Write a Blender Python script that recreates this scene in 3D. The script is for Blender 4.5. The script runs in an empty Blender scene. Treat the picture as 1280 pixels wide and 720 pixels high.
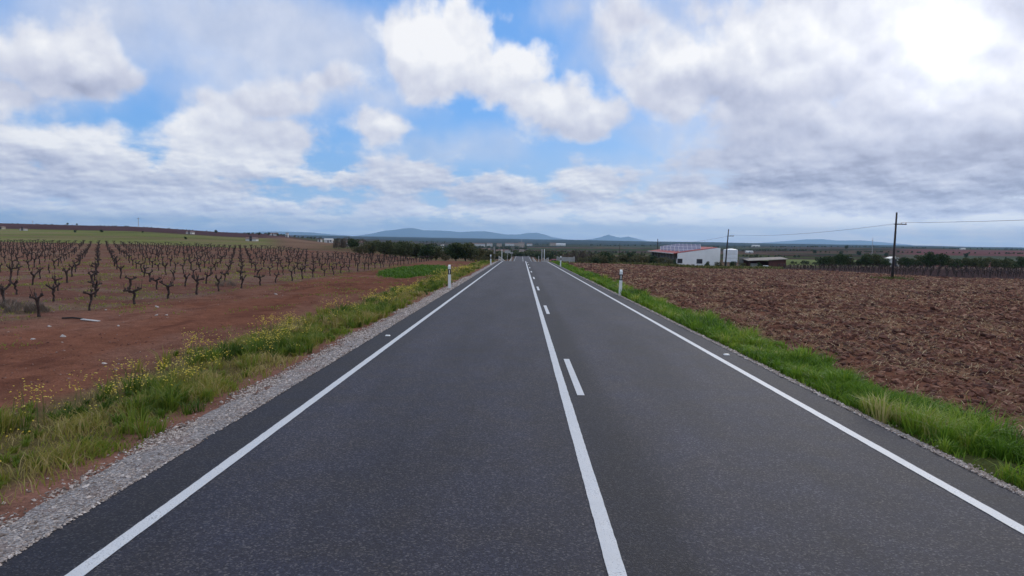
import bpy, math, random
import numpy as np
from mathutils import Matrix, Vector
R = math.radians
scene = bpy.context.scene
COL = scene.collection
rng = np.random.default_rng(7)
random.seed(7)

# ------------------------------------------------------------------ camera
F_PX = 26.0 / 36.0 * 1280.0
CAM_H = 2.2
CAM_ROT = (Matrix.Rotation(R(0.68), 3, 'Z') @ Matrix.Rotation(R(90 - 3.81), 3, 'X') @ Matrix.Rotation(R(1.0), 3, 'Z'))
cam_data = bpy.data.cameras.new('camera')
cam = bpy.data.objects.new('camera', cam_data)
COL.objects.link(cam)
cam_data.sensor_width = 36.0
cam_data.lens = 26.0
cam_data.clip_start = 0.1
cam_data.clip_end = 60000.0
cam.matrix_world = Matrix.Translation((0, 0, CAM_H)) @ CAM_ROT.to_4x4()
scene.camera = cam

def ray(px, py):
    return (CAM_ROT @ Vector(((px - 640) / F_PX, (360 - py) / F_PX, -1.0))).normalized()
def at(px, py, Y):
    d = ray(px, py)
    return Vector((d.x / d.y * Y, Y, CAM_H + d.z / d.y * Y))
def azel(px, py):
    d = ray(px, py)
    return math.atan2(d.x, d.y), math.asin(d.z)
SUN_AZ, SUN_EL = azel(1190, 48)

# ------------------------------------------------------------------ render settings
scene.view_settings.view_transform = 'Standard'
scene.view_settings.look = 'None'
scene.view_settings.exposure = 0.1
scene.view_settings.gamma = 1.0
scene.cycles.max_bounces = 6
scene.cycles.diffuse_bounces = 3
scene.cycles.glossy_bounces = 2
scene.cycles.volume_bounces = 0
scene.cycles.use_denoising = True

# ------------------------------------------------------------------ node helper
class NT:
    def __init__(s, tree): s.t = tree
    def new(s, typ, **kw):
        n = s.t.nodes.new(typ)
        for k, v in kw.items(): setattr(n, k, v)
        return n
    def put(s, sock, v):
        if v is None: return
        if isinstance(v, bpy.types.NodeSocket): s.t.links.new(v, sock)
        else: sock.default_value = v
    def m(s, op, a, b=None, c=None, clamp=False):
        n = s.new('ShaderNodeMath', operation=op); n.use_clamp = clamp
        for i, v in enumerate((a, b, c)): s.put(n.inputs[i], v)
        return n.outputs[0]
    def v(s, op, a, b=None, out=0, scale=None):
        n = s.new('ShaderNodeVectorMath', operation=op)
        s.put(n.inputs[0], a)
        if b is not None: s.put(n.inputs[1], b)
        if scale is not None: s.put(n.inputs['Scale'], scale)
        return n.outputs[out]
    def xyz(s, x, y, z=0.0):
        n = s.new('ShaderNodeCombineXYZ')
        for i, q in enumerate((x, y, z)): s.put(n.inputs[i], q)
        return n.outputs[0]
    def sep(s, v):
        n = s.new('ShaderNodeSeparateXYZ'); s.put(n.inputs[0], v); return n.outputs
    def noise(s, vec, scale, detail=4.0, rough=0.5, dist=0.0, dim='3D', col=False):
        n = s.new('ShaderNodeTexNoise'); n.noise_dimensions = dim
        s.put(n.inputs['Vector'], vec); s.put(n.inputs['Scale'], scale)
        n.inputs['Detail'].default_value = detail; n.inputs['Roughness'].default_value = rough
        n.inputs['Distortion'].default_value = dist
        return n.outputs['Color' if col else 'Fac']
    def voro(s, vec, scale, feature='F1', out='Distance', rnd=1.0):
        n = s.new('ShaderNodeTexVoronoi'); n.feature = feature
        s.put(n.inputs['Vector'], vec); s.put(n.inputs['Scale'], scale)
        n.inputs['Randomness'].default_value = rnd
        return n.outputs[out]
    def ss(s, x, a, b, ta=0.0, tb=1.0):
        n = s.new('ShaderNodeMapRange'); n.interpolation_type = 'SMOOTHSTEP'
        for i, q in enumerate((x, a, b, ta, tb)): s.put(n.inputs[i], q)
        return n.outputs[0]
    def lin(s, x, a, b, ta=0.0, tb=1.0):
        n = s.new('ShaderNodeMapRange')
        for i, q in enumerate((x, a, b, ta, tb)): s.put(n.inputs[i], q)
        return n.outputs[0]
    def mix(s, f, a, b, mode='MIX'):
        n = s.new('ShaderNodeMix'); n.data_type = 'RGBA'; n.blend_type = mode
        def c(q): return (*q, 1.0) if isinstance(q, tuple) and len(q) == 3 else q
        s.put(n.inputs[0], f); s.put(n.inputs[6], c(a)); s.put(n.inputs[7], c(b))
        return n.outputs[2]
    def ramp(s, f, stops):
        n = s.new('ShaderNodeValToRGB'); e = n.color_ramp.elements
        while len(e) < len(stops): e.new(0.5)
        for i, (p, c) in enumerate(stops): e[i].position = p; e[i].color = (*c, 1.0)
        s.put(n.inputs[0], f); return n.outputs[0]

def srgb(r, g, b):
    f = lambda c: (c / 255 / 12.92) if c / 255 <= 0.04045 else ((c / 255 + 0.055) / 1.055) ** 2.4
    return (f(r), f(g), f(b))
# ------------------------------------------------------------------ sky: Nishita behind procedural clouds, by direction
SKY_K = 0.1
world = bpy.data.worlds.new('World'); scene.world = world; world.use_nodes = True
wt = world.node_tree; wt.nodes.clear(); W = NT(wt)

def blob_group(name, blobs, k=0.25):
    g = bpy.data.node_groups.new(name, 'ShaderNodeTree')
    g.interface.new_socket('P', in_out='INPUT', socket_type='NodeSocketVector')
    g.interface.new_socket('F', in_out='OUTPUT', socket_type='NodeSocketFloat')
    G = NT(g); gi = G.new('NodeGroupInput'); go = G.new('NodeGroupOutput')
    acc = None
    for (px, py, rx, ry, h) in blobs:
        a, e = azel(px, py)
        d = G.v('SUBTRACT', gi.outputs[0], (a, e, 0.0))
        d = G.v('MULTIPLY', d, (F_PX / rx, F_PX / ry, 0.0))
        f = G.m('MULTIPLY_ADD', G.v('LENGTH', d, out=1), -h, h)
        acc = f if acc is None else G.m('SMOOTH_MAX', acc, f, k)
    G.put(go.inputs[0], acc)
    return g

CLOUDS = [  # photo-independent sky map: centre, radii, strength
 (500, 40, 52, 52, 1.1), (555, 62, 88, 66, 1.5), (622, 96, 88, 52, 1.4), (690, 136, 72, 44, 1.3), (742, 160, 62, 32, 1.2),
 (62, 62, 85, 45, 1.0), (110, 90, 75, 34, 1.0), (5, 118, 40, 26, .8), (470, 160, 58, 20, .9), (385, 100, 60, 26, .7), (330, 128, 90, 26, .8),
 (45, 190, 125, 50, 1.3), (120, 205, 110, 40, 1.2), (232, 172, 60, 46, 1.2), (285, 195, 130, 46, 1.3), (350, 180, 80, 40, 1.1), (395, 210, 50, 30, .9), (150, 232, 260, 34, 1.2),
 (435, 216, 34, 22, 1.0), (370, 205, 60, 30, 1.0), (520, 222, 70, 32, 1.0), (600, 240, 120, 30, .9), (745, 232, 120, 28, 1.0), (690, 262, 500, 22, .9), (240, 262, 420, 20, .8),
 (865, 98, 92, 50, 1.2), (950, 115, 110, 50, 1.2), (1050, 55, 220, 80, 1.3), (1190, 50, 200, 110, 1.5), (1060, 175, 190, 70, 1.4),
 (1240, 180, 260, 110, 1.8), (930, 200, 120, 34, 1.0), (980, 245, 260, 42, 1.3), (1220, 262, 260, 26, 1.2), (1000, 20, 240, 60, 1.0), (800, 25, 60, 26, .6),
 (1330, -60, 260, 120, 1.6), (560, -90, 300, 60, .9), (-200, 150, 200, 120, 1.2), (1600, 150, 320, 170, 1.6),
]
VEIL = [(260, 70, 200, 60, .9), (300, 30, 230, 75, 1.3), (160, 20, 160, 60, 1.0), (410, 60, 70, 60, 1.0), (330, 115, 190, 40, 1.0), (700, 10, 60, 40, .7), (800, 45, 100, 60, 1.1), (960, 40, 160, 80, 1.2),
        (880, 170, 150, 30, .6), (60, 60, 120, 60, .9), (560, 190, 90, 24, .4), (900, 220, 200, 30, .8)]
DARK = [(1110, 205, 210, 60, 1.0), (1240, 215, 160, 55, 1.1), (960, 175, 130, 40, .5), (1290, 5, 110, 32, 1.0), (900, 110, 80, 24, .55), (980, 232, 200, 28, .7), (1230, 262, 180, 12, .8), (90, 100, 110, 22, .5),
        (110, 240, 200, 14, .4), (330, 228, 170, 13, .4), (700, 172, 90, 12, .35), (20, 215, 60, 16, .3), (620, 250, 200, 14, .4), (930, 130, 60, 30, .4), (1050, 110, 90, 30, .3)]
LITE = [(120, 172, 60, 20, .7), (235, 150, 50, 22, .7), (60, 165, 80, 22, .4), (310, 205, 100, 22, .5), (545, 35, 110, 60, 1.0), (640, 80, 80, 40, .8), (700, 125, 60, 34, .6), (755, 150, 50, 26, .5), (70, 55, 60, 34, .4), (230, 165, 60, 26, .6), (60, 170, 60, 22, .6), (125, 178, 40, 18, .5), (280, 190, 80, 20, .4),
        (850, 75, 70, 24, .6), (960, 40, 120, 40, .3), (900, 265, 130, 14, .7), (1180, 285, 220, 12, .8), (700, 268, 160, 14, .4), (470, 155, 40, 14, .4), (435, 212, 30, 14, .3), (340, 205, 60, 20, .3), (1020, 188, 60, 14, .3), (720, 230, 90, 12, .2)]
gC, gV, gD, gL = blob_group('cloud_map', CLOUDS), blob_group('veil_map', VEIL), blob_group('dark_map', DARK), blob_group('bright_map', LITE)
def use(g, vec):
    n = W.new('ShaderNodeGroup'); n.node_tree = g; W.put(n.inputs[0], vec); return n.outputs[0]

tc = W.new('ShaderNodeTexCoord').outputs['Generated']
dx, dy, dz = W.sep(W.v('NORMALIZE', tc))
az = W.m('ARCTAN2', dx, dy); el = W.m('ARCSINE', dz)
P = W.xyz(az, el)
# noise space: cloud puffs shrink towards the horizon as in perspective
elc = W.m('ADD', W.m('MAXIMUM', el, -0.01), 0.09)
lv = W.m('LOGARITHM', elc, math.e)
fr = W.v('SCALE', W.xyz(dx, dy, W.m('MULTIPLY', lv, 0.25)), scale=1.0)
NS = W.v('ADD', fr, (3.7, 1.3, 0.4))
# stretched variant near the horizon (stratified layers)
NS = W.v('MULTIPLY', NS, (1.0, 1.0, 1.0))
amp = W.lin(el, 0.0, 0.30, 0.35, 1.0)
wv = W.v('SUBTRACT', W.noise(NS, 7.0, 5.0, 0.55, col=True), (0.5, 0.5, 0.5))
wv2 = W.v('SUBTRACT', W.noise(NS, 26.0, 4.0, 0.55, col=True), (0.5, 0.5, 0.5))
Pw = W.v('ADD', P, W.v('MULTIPLY', W.v('SCALE', wv, scale=amp), (0.13, 0.10, 0.0)))
Pw = W.v('ADD', Pw, W.v('MULTIPLY', W.v('SCALE', wv2, scale=amp), (0.05, 0.035, 0.0)))
n1 = W.noise(NS, 8.0, 5.0, 0.48)
n2 = W.noise(W.v('MULTIPLY', NS, (1.0, 1.0, 1.25)), 17.0, 6.0, 0.60)
def billow(v):
    q = W.v('ADD', v, W.v('SCALE', wv2, scale=0.03))
    return W.m('SUBTRACT', 0.62, W.m('ADD', W.voro(W.v('MULTIPLY', q, (1, 1, 1.25)), 15.0), W.m('MULTIPLY', W.voro(W.v('MULTIPLY', q, (1, 1, 1.25)), 34.0), 0.45)))
b1 = billow(NS)
def field(pv, extra):
    f = use(gC, pv)
    # away from the mapped part of the sky: broken cloud everywhere
    out = W.m('MAXIMUM', W.ss(el, 0.36, 0.6), W.ss(W.m('ABSOLUTE', az), 0.75, 1.0))
    gen = W.m('MULTIPLY_ADD', n1, 5.0, -2.2)
    f = W.m('MULTIPLY_ADD', out, W.m('SUBTRACT', gen, f), f)
    return W.m('ADD', f, extra)
ex = W.m('ADD', W.m('MULTIPLY_ADD', n1, 1.5, -0.75), W.m('MULTIPLY_ADD', n2, 0.9, -0.45))
ex = W.m('MULTIPLY_ADD', b1, 0.55, ex)
lowm = W.ss(el, 0.14, 0.05)
LC = W.xyz(az, W.m('MULTIPLY', el, 3.0))
n3 = W.noise(LC, 16.0, 6.0, 0.62)
n3o = W.noise(W.v('ADD', LC, (0.003, 0.010, 0.0)), 16.0, 6.0, 0.62)
ex = W.m('ADD', ex, W.m('MULTIPLY', lowm, W.m('MULTIPLY_ADD', n3, 2.4, -1.22)))
Fm = field(Pw, ex)
dens = W.ss(Fm, -0.12, 0.42)
# light/dark modelling from the field's slope towards the sun (up and right)
NSo = W.v('ADD', NS, (0.005, 0.0, 0.012))
n1o = W.noise(NSo, 8.0, 5.0, 0.48)
b1o = billow(NSo)
n2o = W.noise(W.v('MULTIPLY', NSo, (1.0, 1.0, 1.25)), 17.0, 6.0, 0.60)
slope = W.m('ADD', W.m('MULTIPLY', W.m('SUBTRACT', n1, n1o), 1.7), W.m('MULTIPLY_ADD', W.m('SUBTRACT', n2, n2o), 0.5, W.m('MULTIPLY', W.m('SUBTRACT', b1, b1o), 0.42)))
slope = W.m('ADD', slope, W.m('MULTIPLY', lowm, W.m('MULTIPLY', W.m('SUBTRACT', n3, n3o), 1.9)))
shade = W.m('MULTIPLY_ADD', slope, 1.0, 0.62)
shade = W.m('MULTIPLY_ADD', W.ss(el, 0.07, 0.02), 0.16, shade)
shade = W.m('ADD', shade, W.m('MULTIPLY', W.ss(use(gL, Pw), -0.25, 0.8), 0.42))
shade = W.m('SUBTRACT', shade, W.m('MULTIPLY', W.ss(use(gD, Pw), -0.3, 0.8), 0.44))
shade = W.m('ADD', shade, W.m('MULTIPLY', W.m('SUBTRACT', 1.0, dens), 0.12))
def K(c, k=1.0): return tuple(v / SKY_K * k for v in c)
cloud = W.ramp(W.m('MULTIPLY', shade, 1.0, clamp=True), [(0.0, srgb(150, 155, 180)), (0.3, srgb(184, 189, 210)), (0.55, srgb(207, 210, 225)), (0.8, srgb(228, 230, 238)), (1.0, srgb(246, 246, 248))])
cloud = W.v('SCALE', cloud, scale=1 / SKY_K)
# Nishita sky
nt = W.new('ShaderNodeTexSky', sky_type='NISHITA'); nt.sun_disc = False
nt.sun_elevation = SUN_EL; nt.sun_rotation = SUN_AZ; nt.altitude = 300; nt.air_density = 1.0; nt.dust_density = 0.6; nt.ozone_density = 2.0
blue = W.mix(0.80, nt.outputs[0], W.v('SCALE', W.ramp(W.lin(el, 0.0, 0.38), [(0.0, srgb(170, 200, 234)), (0.18, srgb(132, 184, 242)), (0.45, srgb(98, 168, 246)), (1.0, srgb(96, 158, 236))]), scale=1 / SKY_K))
veil = W.m('MULTIPLY', W.ss(W.m('ADD', use(gV, Pw), W.m('MULTIPLY_ADD', n1, 1.6, -0.8)), -0.35, 0.9), 0.86)
vcol = W.v('SCALE', W.ramp(W.lin(n2, 0.3, 0.7), [(0.0, srgb(194, 202, 222)), (1.0, srgb(222, 225, 236))]), scale=1 / SKY_K)
base = W.mix(veil, blue, vcol)
# low pale layer above the horizon
hz = W.m('MULTIPLY', W.ss(el, 0.030, 0.002), 0.75)
lay = W.noise(W.xyz(W.m('MULTIPLY', az, 3.0), W.m('MULTIPLY', el, 45.0)), 2.6, 6.0, 0.62)
hcol = W.v('SCALE', W.ramp(W.lin(lay, 0.36, 0.64), [(0.0, srgb(172, 190, 218)), (0.5, srgb(190, 211, 238)), (1.0, srgb(232, 236, 244))]), scale=1 / SKY_K)
col = W.mix(dens, base, cloud)
col = W.mix(W.m('MULTIPLY', hz, 0.85), col, hcol)
# sun shining through thin cloud
sd = Vector((math.sin(SUN_AZ) * math.cos(SUN_EL), math.cos(SUN_AZ) * math.cos(SUN_EL), math.sin(SUN_EL)))
wn = W.v('SUBTRACT', W.noise(NS, 12.0, 4.0, 0.6, col=True), (0.5, 0.5, 0.5))
off = W.v('SUBTRACT', W.v('ADD', W.v('NORMALIZE', tc), W.v('SCALE', wn, scale=0.09)), tuple(sd))
dist = W.v('LENGTH', off, out=1)
g1 = W.m('EXPONENT', W.m('MULTIPLY', W.m('POWER', W.m('DIVIDE', dist, 0.045), 2.0), -1.0))
g2 = W.m('EXPONENT', W.m('MULTIPLY', W.m('DIVIDE', dist, 0.10), -1.0))
glow = W.m('ADD', W.m('MULTIPLY', g1, 0.45), W.m('MULTIPLY', g2, 0.42))
col = W.v('ADD', col, W.v('SCALE', (1.0 / SKY_K, 0.99 / SKY_K, 0.96 / SKY_K), scale=glow))
# below the horizon: dull earth
bo = W.m('MULTIPLY_ADD', W.ss(el, 0.070, 0.0), 0.42, 1.0)
col = W.v('SCALE', col, scale=bo)
hi = W.ss(el, 0.30, 0.60)
col = W.v('MULTIPLY', col, W.xyz(W.m('MULTIPLY_ADD', hi, .62, 1.0), W.m('MULTIPLY_ADD', hi, .42, 1.0), W.m('MULTIPLY_ADD', hi, .14, 1.0)))
col = W.mix(W.ss(el, -0.004, -0.03), col, K((0.10, 0.08, 0.07)))
bg = W.new('ShaderNodeBackground'); W.put(bg.inputs[0], col); bg.inputs[1].default_value = SKY_K
wo = W.new('ShaderNodeOutputWorld'); wt.links.new(bg.outputs[0], wo.inputs[0])
world.cycles.sampling_method = 'MANUAL'; world.cycles.sample_map_resolution = 512

sun_d = bpy.data.lights.new('sun', 'SUN'); sun_d.energy = 1.5; sun_d.angle = R(34); sun_d.color = (1.0, 0.94, 0.86)
sun = bpy.data.objects.new('sun', sun_d); COL.objects.link(sun)
sun.rotation_euler = (R(90) - SUN_EL, 0, math.pi - SUN_AZ)
# ------------------------------------------------------------------ numpy noise
def _hash(ix, iy, seed):
    h = (ix.astype(np.int64) * 374761393 + iy.astype(np.int64) * 668265263 + seed * 1442695041) & 0xFFFFFFFF
    h = ((h ^ (h >> 13)) * 1274126177) & 0xFFFFFFFF
    return ((h ^ (h >> 16)) & 0xFFFF) / 65535.0
def vnoise(x, y, seed=0):
    ix = np.floor(x); iy = np.floor(y); fx = x - ix; fy = y - iy
    fx = fx * fx * (3 - 2 * fx); fy = fy * fy * (3 - 2 * fy)
    a = _hash(ix, iy, seed); b = _hash(ix + 1, iy, seed); c = _hash(ix, iy + 1, seed); d = _hash(ix + 1, iy + 1, seed)
    return (a * (1 - fx) + b * fx) * (1 - fy) + (c * (1 - fx) + d * fx) * fy
def fbm(x, y, seed=0, octaves=4, gain=0.5):
    s = 0.0; a = 1.0; t = 0.0
    for k in range(octaves):
        s = s + a * vnoise(x * 2 ** k + 17.3 * k, y * 2 ** k - 9.1 * k, seed + k); t += a; a *= gain
    return s / t
def sstep(x, a, b):
    t = np.clip((x - a) / (b - a), 0, 1); return t * t * (3 - 2 * t)

# ------------------------------------------------------------------ terrain heights
S0 = -0.0112
_yk = np.arange(-400, 33001, 1.0)
_p = S0 * _yk
_q = (_yk > 110) & (_yk <= 134); _p[_q] = S0 * _yk[_q] - 0.00073 * (_yk[_q] - 110) ** 2
_far = _yk > 134
_p[_far] = np.interp(_yk[_far], [134, 170, 210, 240, 300, 400, 600, 1000, 2000, 4000, 8000, 12000, 33000], [-1.92, -3.55, -5.4, -6.25, -6.7, -7.4, -10, -14, -18, -20, 0, -30, -40])
_k = np.ones(9) / 9
_ps = np.convolve(_p, _k, 'same'); _ps[:10] = _p[:10]; _ps[-10:] = _p[-10:]; _ps[_yk < 104] = S0 * _yk[_yk < 104]
def PR(Y): return np.interp(Y, _yk, _ps)
TA = np.array([-.8, -.55, -.35, -.25, -.12, 0, .12, .27, .36, .5, .8])
TY = np.array([100, 150, 200, 300, 400, 600, 900, 1400, 2500, 5000, 8000, 12000])
TZ = np.array([
 [-.8, -.35, 0, .6, 1.3, 4.5, 11, 9, -3, -16, 2, -30],
 [-.8, -.35, 0, .6, 1.3, 4.5, 9.5, 8, -3, -16, 2, -30],
 [-.9, -.7, -.6, -.6, -.4, 0, 3.2, 1.5, -5, -16, 2, -30],
 [-.95, -.9, -.9, -1.5, -2.5, -4, -5, -6, -8, -17, 1, -30],
 [-1.05, -1.6, -3, -6, -7, -9, -12, -14, -17, -19, 0, -30],
 [0] * 12,
 [-1.2, -2.2, -4, -6, -7.2, -10, -13, -15, -17, -19, 0, -30],
 [-1.6, -3.0, -4.1, -6, -7.5, -9.5, -10.5, -12, -14, -16, 2, -30],
 [-1.9, -2.7, -3.6, -6, -8, -9.5, -9.5, -10, -11, -13, 2, -30],
 [-2.15, -2.5, -3.4, -6, -8, -9, -8, -6, -5, -9, 3, -30],
 [-2.2, -2.6, -3.2, -5.5, -8, -9, -7, -5, -4, -8, 3, -30]], float)
TZ[5] = PR(TY)
LY = np.log(TY)
def table(a, Y):
    a = np.clip(a, TA[0], TA[-1]); ly = np.clip(np.log(np.maximum(Y, 1)), LY[0], LY[-1])
    i = np.clip(np.searchsorted(TA, a) - 1, 0, len(TA) - 2); j = np.clip(np.searchsorted(LY, ly) - 1, 0, len(LY) - 2)
    u = (a - TA[i]) / (TA[i + 1] - TA[i]); v = (ly - LY[j]) / (LY[j + 1] - LY[j])
    u = u * u * (3 - 2 * u)
    return (TZ[i, j] * (1 - u) + TZ[i + 1, j] * u) * (1 - v) + (TZ[i, j + 1] * (1 - u) + TZ[i + 1, j + 1] * u) * v
EDGE_L, EDGE_R = -3.50, 4.66
def base_h(X, Y):
    X = np.asarray(X, float); Y = np.asarray(Y, float)
    Ym = np.maximum(Y, 100.0); p = PR(Y)
    off = (table(X / Ym, Ym) - PR(Ym)) * np.clip(Y / 100, 0, 1)
    z = p + sstep(np.abs(X), 8, 30) * off
    dl = EDGE_L - X; dr = X - EDGE_R
    s = -0.06 + 0 * X
    s = np.where(dl > 0, np.interp(dl, [0, .35, .9, 3, 12, 40], [-.03, -.06, -.13, -.17, -.2, -.0]), s)
    s = np.where(dr > 0, np.interp(dr, [0, .12, .6, 1.8, 8, 40], [-.03, -.05, -.14, -.28, -.33, -.0]), s)
    return z + s
def field_far_edge(X): return np.interp(X, [6, 15, 36, 44, 60, 150], [128, 143, 148, 140, 104, 98])
def H(X, Y):
    X = np.asarray(X, float); Y = np.asarray(Y, float)
    z = base_h(X, Y)
    near = 1 - sstep(Y, 40, 120)
    # dirt track: wheel ruts and small lumps
    tr = sstep(EDGE_L - X, 2.6, 3.6) * (1 - sstep(-X, 13.4, 14.4))
    w = 0.35 * (fbm(Y * 0.12, X * 0 + 3, 5, 2) - 0.5) * 2
    for c, dpt in ((-8.2, .05), (-9.9, .055), (-11.6, .035)):
        z = z - tr * dpt * np.exp(-((X - c - w) / 0.22) ** 2) + tr * .02 * np.exp(-((X - c - w - .45) / 0.2) ** 2)
    z = z + tr * near * (fbm(X * 1.6, Y * 1.1, 11, 4) - 0.5) * 0.10
    # vineyard soil: low ridges along the rows
    vy = sstep(-X, 13.6, 14.6) * near
    z = z + vy * (0.035 * np.cos((X + 14.4) / 3.05 * 2 * math.pi) + 0.09 * (fbm(X * 2, Y * 2, 21, 3) - 0.5))
    # ploughed field
    pl = sstep(X, 6.1, 6.8) * near
    z = z + pl * ((fbm(X * 1.5, Y * 1.2, 31, 4, .6) - 0.5) * 0.16 + 0.03 * np.sin((X + .6 * fbm(X * .3, Y * .3, 3)) * 2 * math.pi / 1.1))
    g = (sstep(-X, 4.1, 4.6) * (1 - sstep(-X, 6.4, 7.2)) + sstep(X, 4.85, 5.1) * (1 - sstep(X, 6.0, 6.5))) * near
    z = z + g * (fbm(X * 1.8, Y * 1.2, 41, 3) - 0.45) * 0.12
    # gentle relief far away
    far = sstep(Y, 500, 1500)
    z = z + far * (fbm(X / 700, Y / 500, 51, 3) - 0.5) * np.interp(Y, [500, 2000, 8000], [1.5, 7, 12])
    return z
def hz(x, y): return float(H(np.array([x]), np.array([y]))[0])

# ------------------------------------------------------------------ mesh helpers
def np_mesh(name, V, faces_list, mat=None, attrs=None, smooth=False, uv=None):
    """faces_list: list of (n,k) index arrays"""
    me = bpy.data.meshes.new(name)
    V = np.asarray(V, np.float32)
    me.vertices.add(len(V)); me.vertices.foreach_set('co', V.ravel())
    nl = sum(f.size for f in faces_list); nf = sum(len(f) for f in faces_list)
    me.loops.add(nl); me.polygons.add(nf)
    me.loops.foreach_set('vertex_index', np.concatenate([f.ravel() for f in faces_list]).astype(np.int32))
    tot = np.concatenate([np.full(len(f), f.shape[1]) for f in faces_list]).astype(np.int32)
    st = np.concatenate([[0], np.cumsum(tot)[:-1]]).astype(np.int32)
    me.polygons.foreach_set('loop_start', st); me.polygons.foreach_set('loop_total', tot)
    if smooth: me.polygons.foreach_set('use_smooth', np.ones(nf, bool))
    me.update(calc_edges=True)
    if not smooth: me.shade_flat()
    for an, (typ, data) in (attrs or {}).items():
        at_ = me.attributes.new(an, typ, 'POINT')
        key = 'color' if 'COLOR' in typ else ('value' if typ == 'FLOAT' else 'vector')
        at_.data.foreach_set(key, np.asarray(data, np.float32).ravel())
    if mat: me.materials.append(mat)
    return me
def link(name, me, parent=None, loc=None):
    o = bpy.data.objects.new(name, me); COL.objects.link(o)
    if parent: o.parent = parent
    if loc is not None: o.location = loc
    return o
def tag(o, label=None, cat=None, group=None, kind=None):
    if label: o['label'] = label
    if cat: o['category'] = cat
    if group: o['group'] = group
    if kind: o['kind'] = kind
    return o
def empty(name, loc, rz=0, label=None, cat=None, group=None):
    o = bpy.data.objects.new(name, None); COL.objects.link(o); o.location = loc; o.rotation_euler = (0, 0, rz)
    o.empty_display_size = .2
    return tag(o, label, cat, group)

class MB:
    def __init__(s): s.v = []; s.f = []
    def add(s, vs, fs):
        n = len(s.v); s.v += [tuple(v) for v in vs]; s.f += [tuple(i + n for i in f) for f in fs]; return s
    def box(s, x0, x1, y0, y1, z0, z1, top=None):
        vs = [(x0, y0, z0), (x1, y0, z0), (x1, y1, z0), (x0, y1, z0), (x0, y0, z1), (x1, y0, z1), (x1, y1, z1), (x0, y1, z1)]
        return s.add(vs, [(3, 2, 1, 0), (4, 5, 6, 7), (0, 1, 5, 4), (1, 2, 6, 5), (2, 3, 7, 6), (3, 0, 4, 7)])
    def hexa(s, vs):
        return s.add(vs, [(3, 2, 1, 0), (4, 5, 6, 7), (0, 1, 5, 4), (1, 2, 6, 5), (2, 3, 7, 6), (3, 0, 4, 7)])
    def tube(s, pts, rads, n=8, cap=True, jit=0.0):
        rings = []
        pts = [Vector(p) for p in pts]
        ref = Vector((0.3, 0.9, 0.2))
        for i, p in enumerate(pts):
            d = (pts[min(i + 1, len(pts) - 1)] - pts[max(i - 1, 0)]).normalized()
            u = d.cross(ref)
            if u.length < 1e-3: u = d.cross(Vector((1, 0, 0)))
            u.normalize(); w = d.cross(u)
            rings.append([p + (u * math.cos(2 * math.pi * k / n) + w * math.sin(2 * math.pi * k / n)) * rads[i] * (1 + random.uniform(-jit, jit)) for k in range(n)])
        n0 = len(s.v)
        s.v += [tuple(q) for r in rings for q in r]
        for i in range(len(pts) - 1):
            for k in range(n):
                a = n0 + i * n + k; b = n0 + i * n + (k + 1) % n
                s.f.append((a, b, b + n, a + n))
        if cap:
            s.f.append(tuple(n0 + k for k in reversed(range(n)))); s.f.append(tuple(n0 + (len(pts) - 1) * n + k for k in range(n)))
        return s
    def mesh(s, name, mat, smooth=False):
        me = bpy.data.meshes.new(name); me.from_pydata(s.v, [], s.f)
        if mat: me.materials.append(mat)
        if smooth:
            for p in me.polygons: p.use_smooth = True
        me.update(); return me
    def build(s, name, mat, parent=None, loc=None, smooth=False, bevel=0.0):
        o = link(name, s.mesh(name, mat, smooth), parent, loc)
        if bevel:
            b = o.modifiers.new('bevel', 'BEVEL'); b.width = bevel; b.segments = 2; b.limit_method = 'ANGLE'
        return o

# ------------------------------------------------------------------ materials
def material(name):
    m = bpy.data.materials.new(name); m.use_nodes = True
    t = m.node_tree; b = t.nodes['Principled BSDF']; return m, NT(t), b
def bump(N, b, h, strength, dist):
    n = N.new('ShaderNodeBump'); n.inputs['Strength'].default_value = strength; n.inputs['Distance'].default_value = dist
    N.put(n.inputs['Height'], h); N.t.links.new(n.outputs[0], b.inputs['Normal'])
def simple(name, c, rough=0.7, var=0.25, scale=6.0, metal=0.0, c2=None, bmp=0.0):
    m, N, b = material(name)
    co = N.new('ShaderNodeTexCoord').outputs['Object']
    n = N.noise(co, scale, 5, 0.6)
    a = tuple(v * (1 - var) for v in c); d = c2 or tuple(min(1, v * (1 + var)) for v in c)
    N.put(b.inputs['Base Color'], N.mix(N.lin(n, 0.3, 0.7), a, d))
    b.inputs['Roughness'].default_value = rough; b.inputs['Metallic'].default_value = metal
    if bmp: bump(N, b, n, 0.6, bmp)
    return m

# ground
m_ground, N, b = material('ground')
pos = N.new('ShaderNodeNewGeometry').outputs['Position']
ca = N.new('ShaderNodeAttribute', attribute_name='albedo').outputs['Color']
px_, py_, pz_ = N.sep(pos)
fine = N.noise(pos, 18.0, 6, 0.65)
mid = N.noise(pos, 2.3, 5, 0.6)
big = N.noise(pos, 0.05, 5, 0.6)
huge = N.noise(N.v('MULTIPLY', pos, (1.0, 0.6, 1.0)), 0.008, 5, 0.6)
k = N.m('MULTIPLY', N.lin(fine, 0.3, 0.7, 0.72, 1.28), N.lin(mid, 0.3, 0.7, 0.8, 1.2))
k = N.m('MULTIPLY', k, N.lin(big, 0.35, 0.65, 0.88, 1.12)); k = N.m('MULTIPLY', k, 1.12)
k = N.m('MULTIPLY', k, N.lin(huge, 0.35, 0.65, 0.8, 1.2))
c = N.v('SCALE', ca, scale=k)
crumb = N.voro(pos, 26.0)
c = N.mix(N.m('MULTIPLY', N.ss(N.noise(pos, 60.0, 2, .5), .62, .72), .35), c, (.33, .27, .22))
N.put(b.inputs['Base Color'], c); b.inputs['Roughness'].default_value = 0.95; b.inputs['Specular IOR Level'].default_value = 0.0
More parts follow.
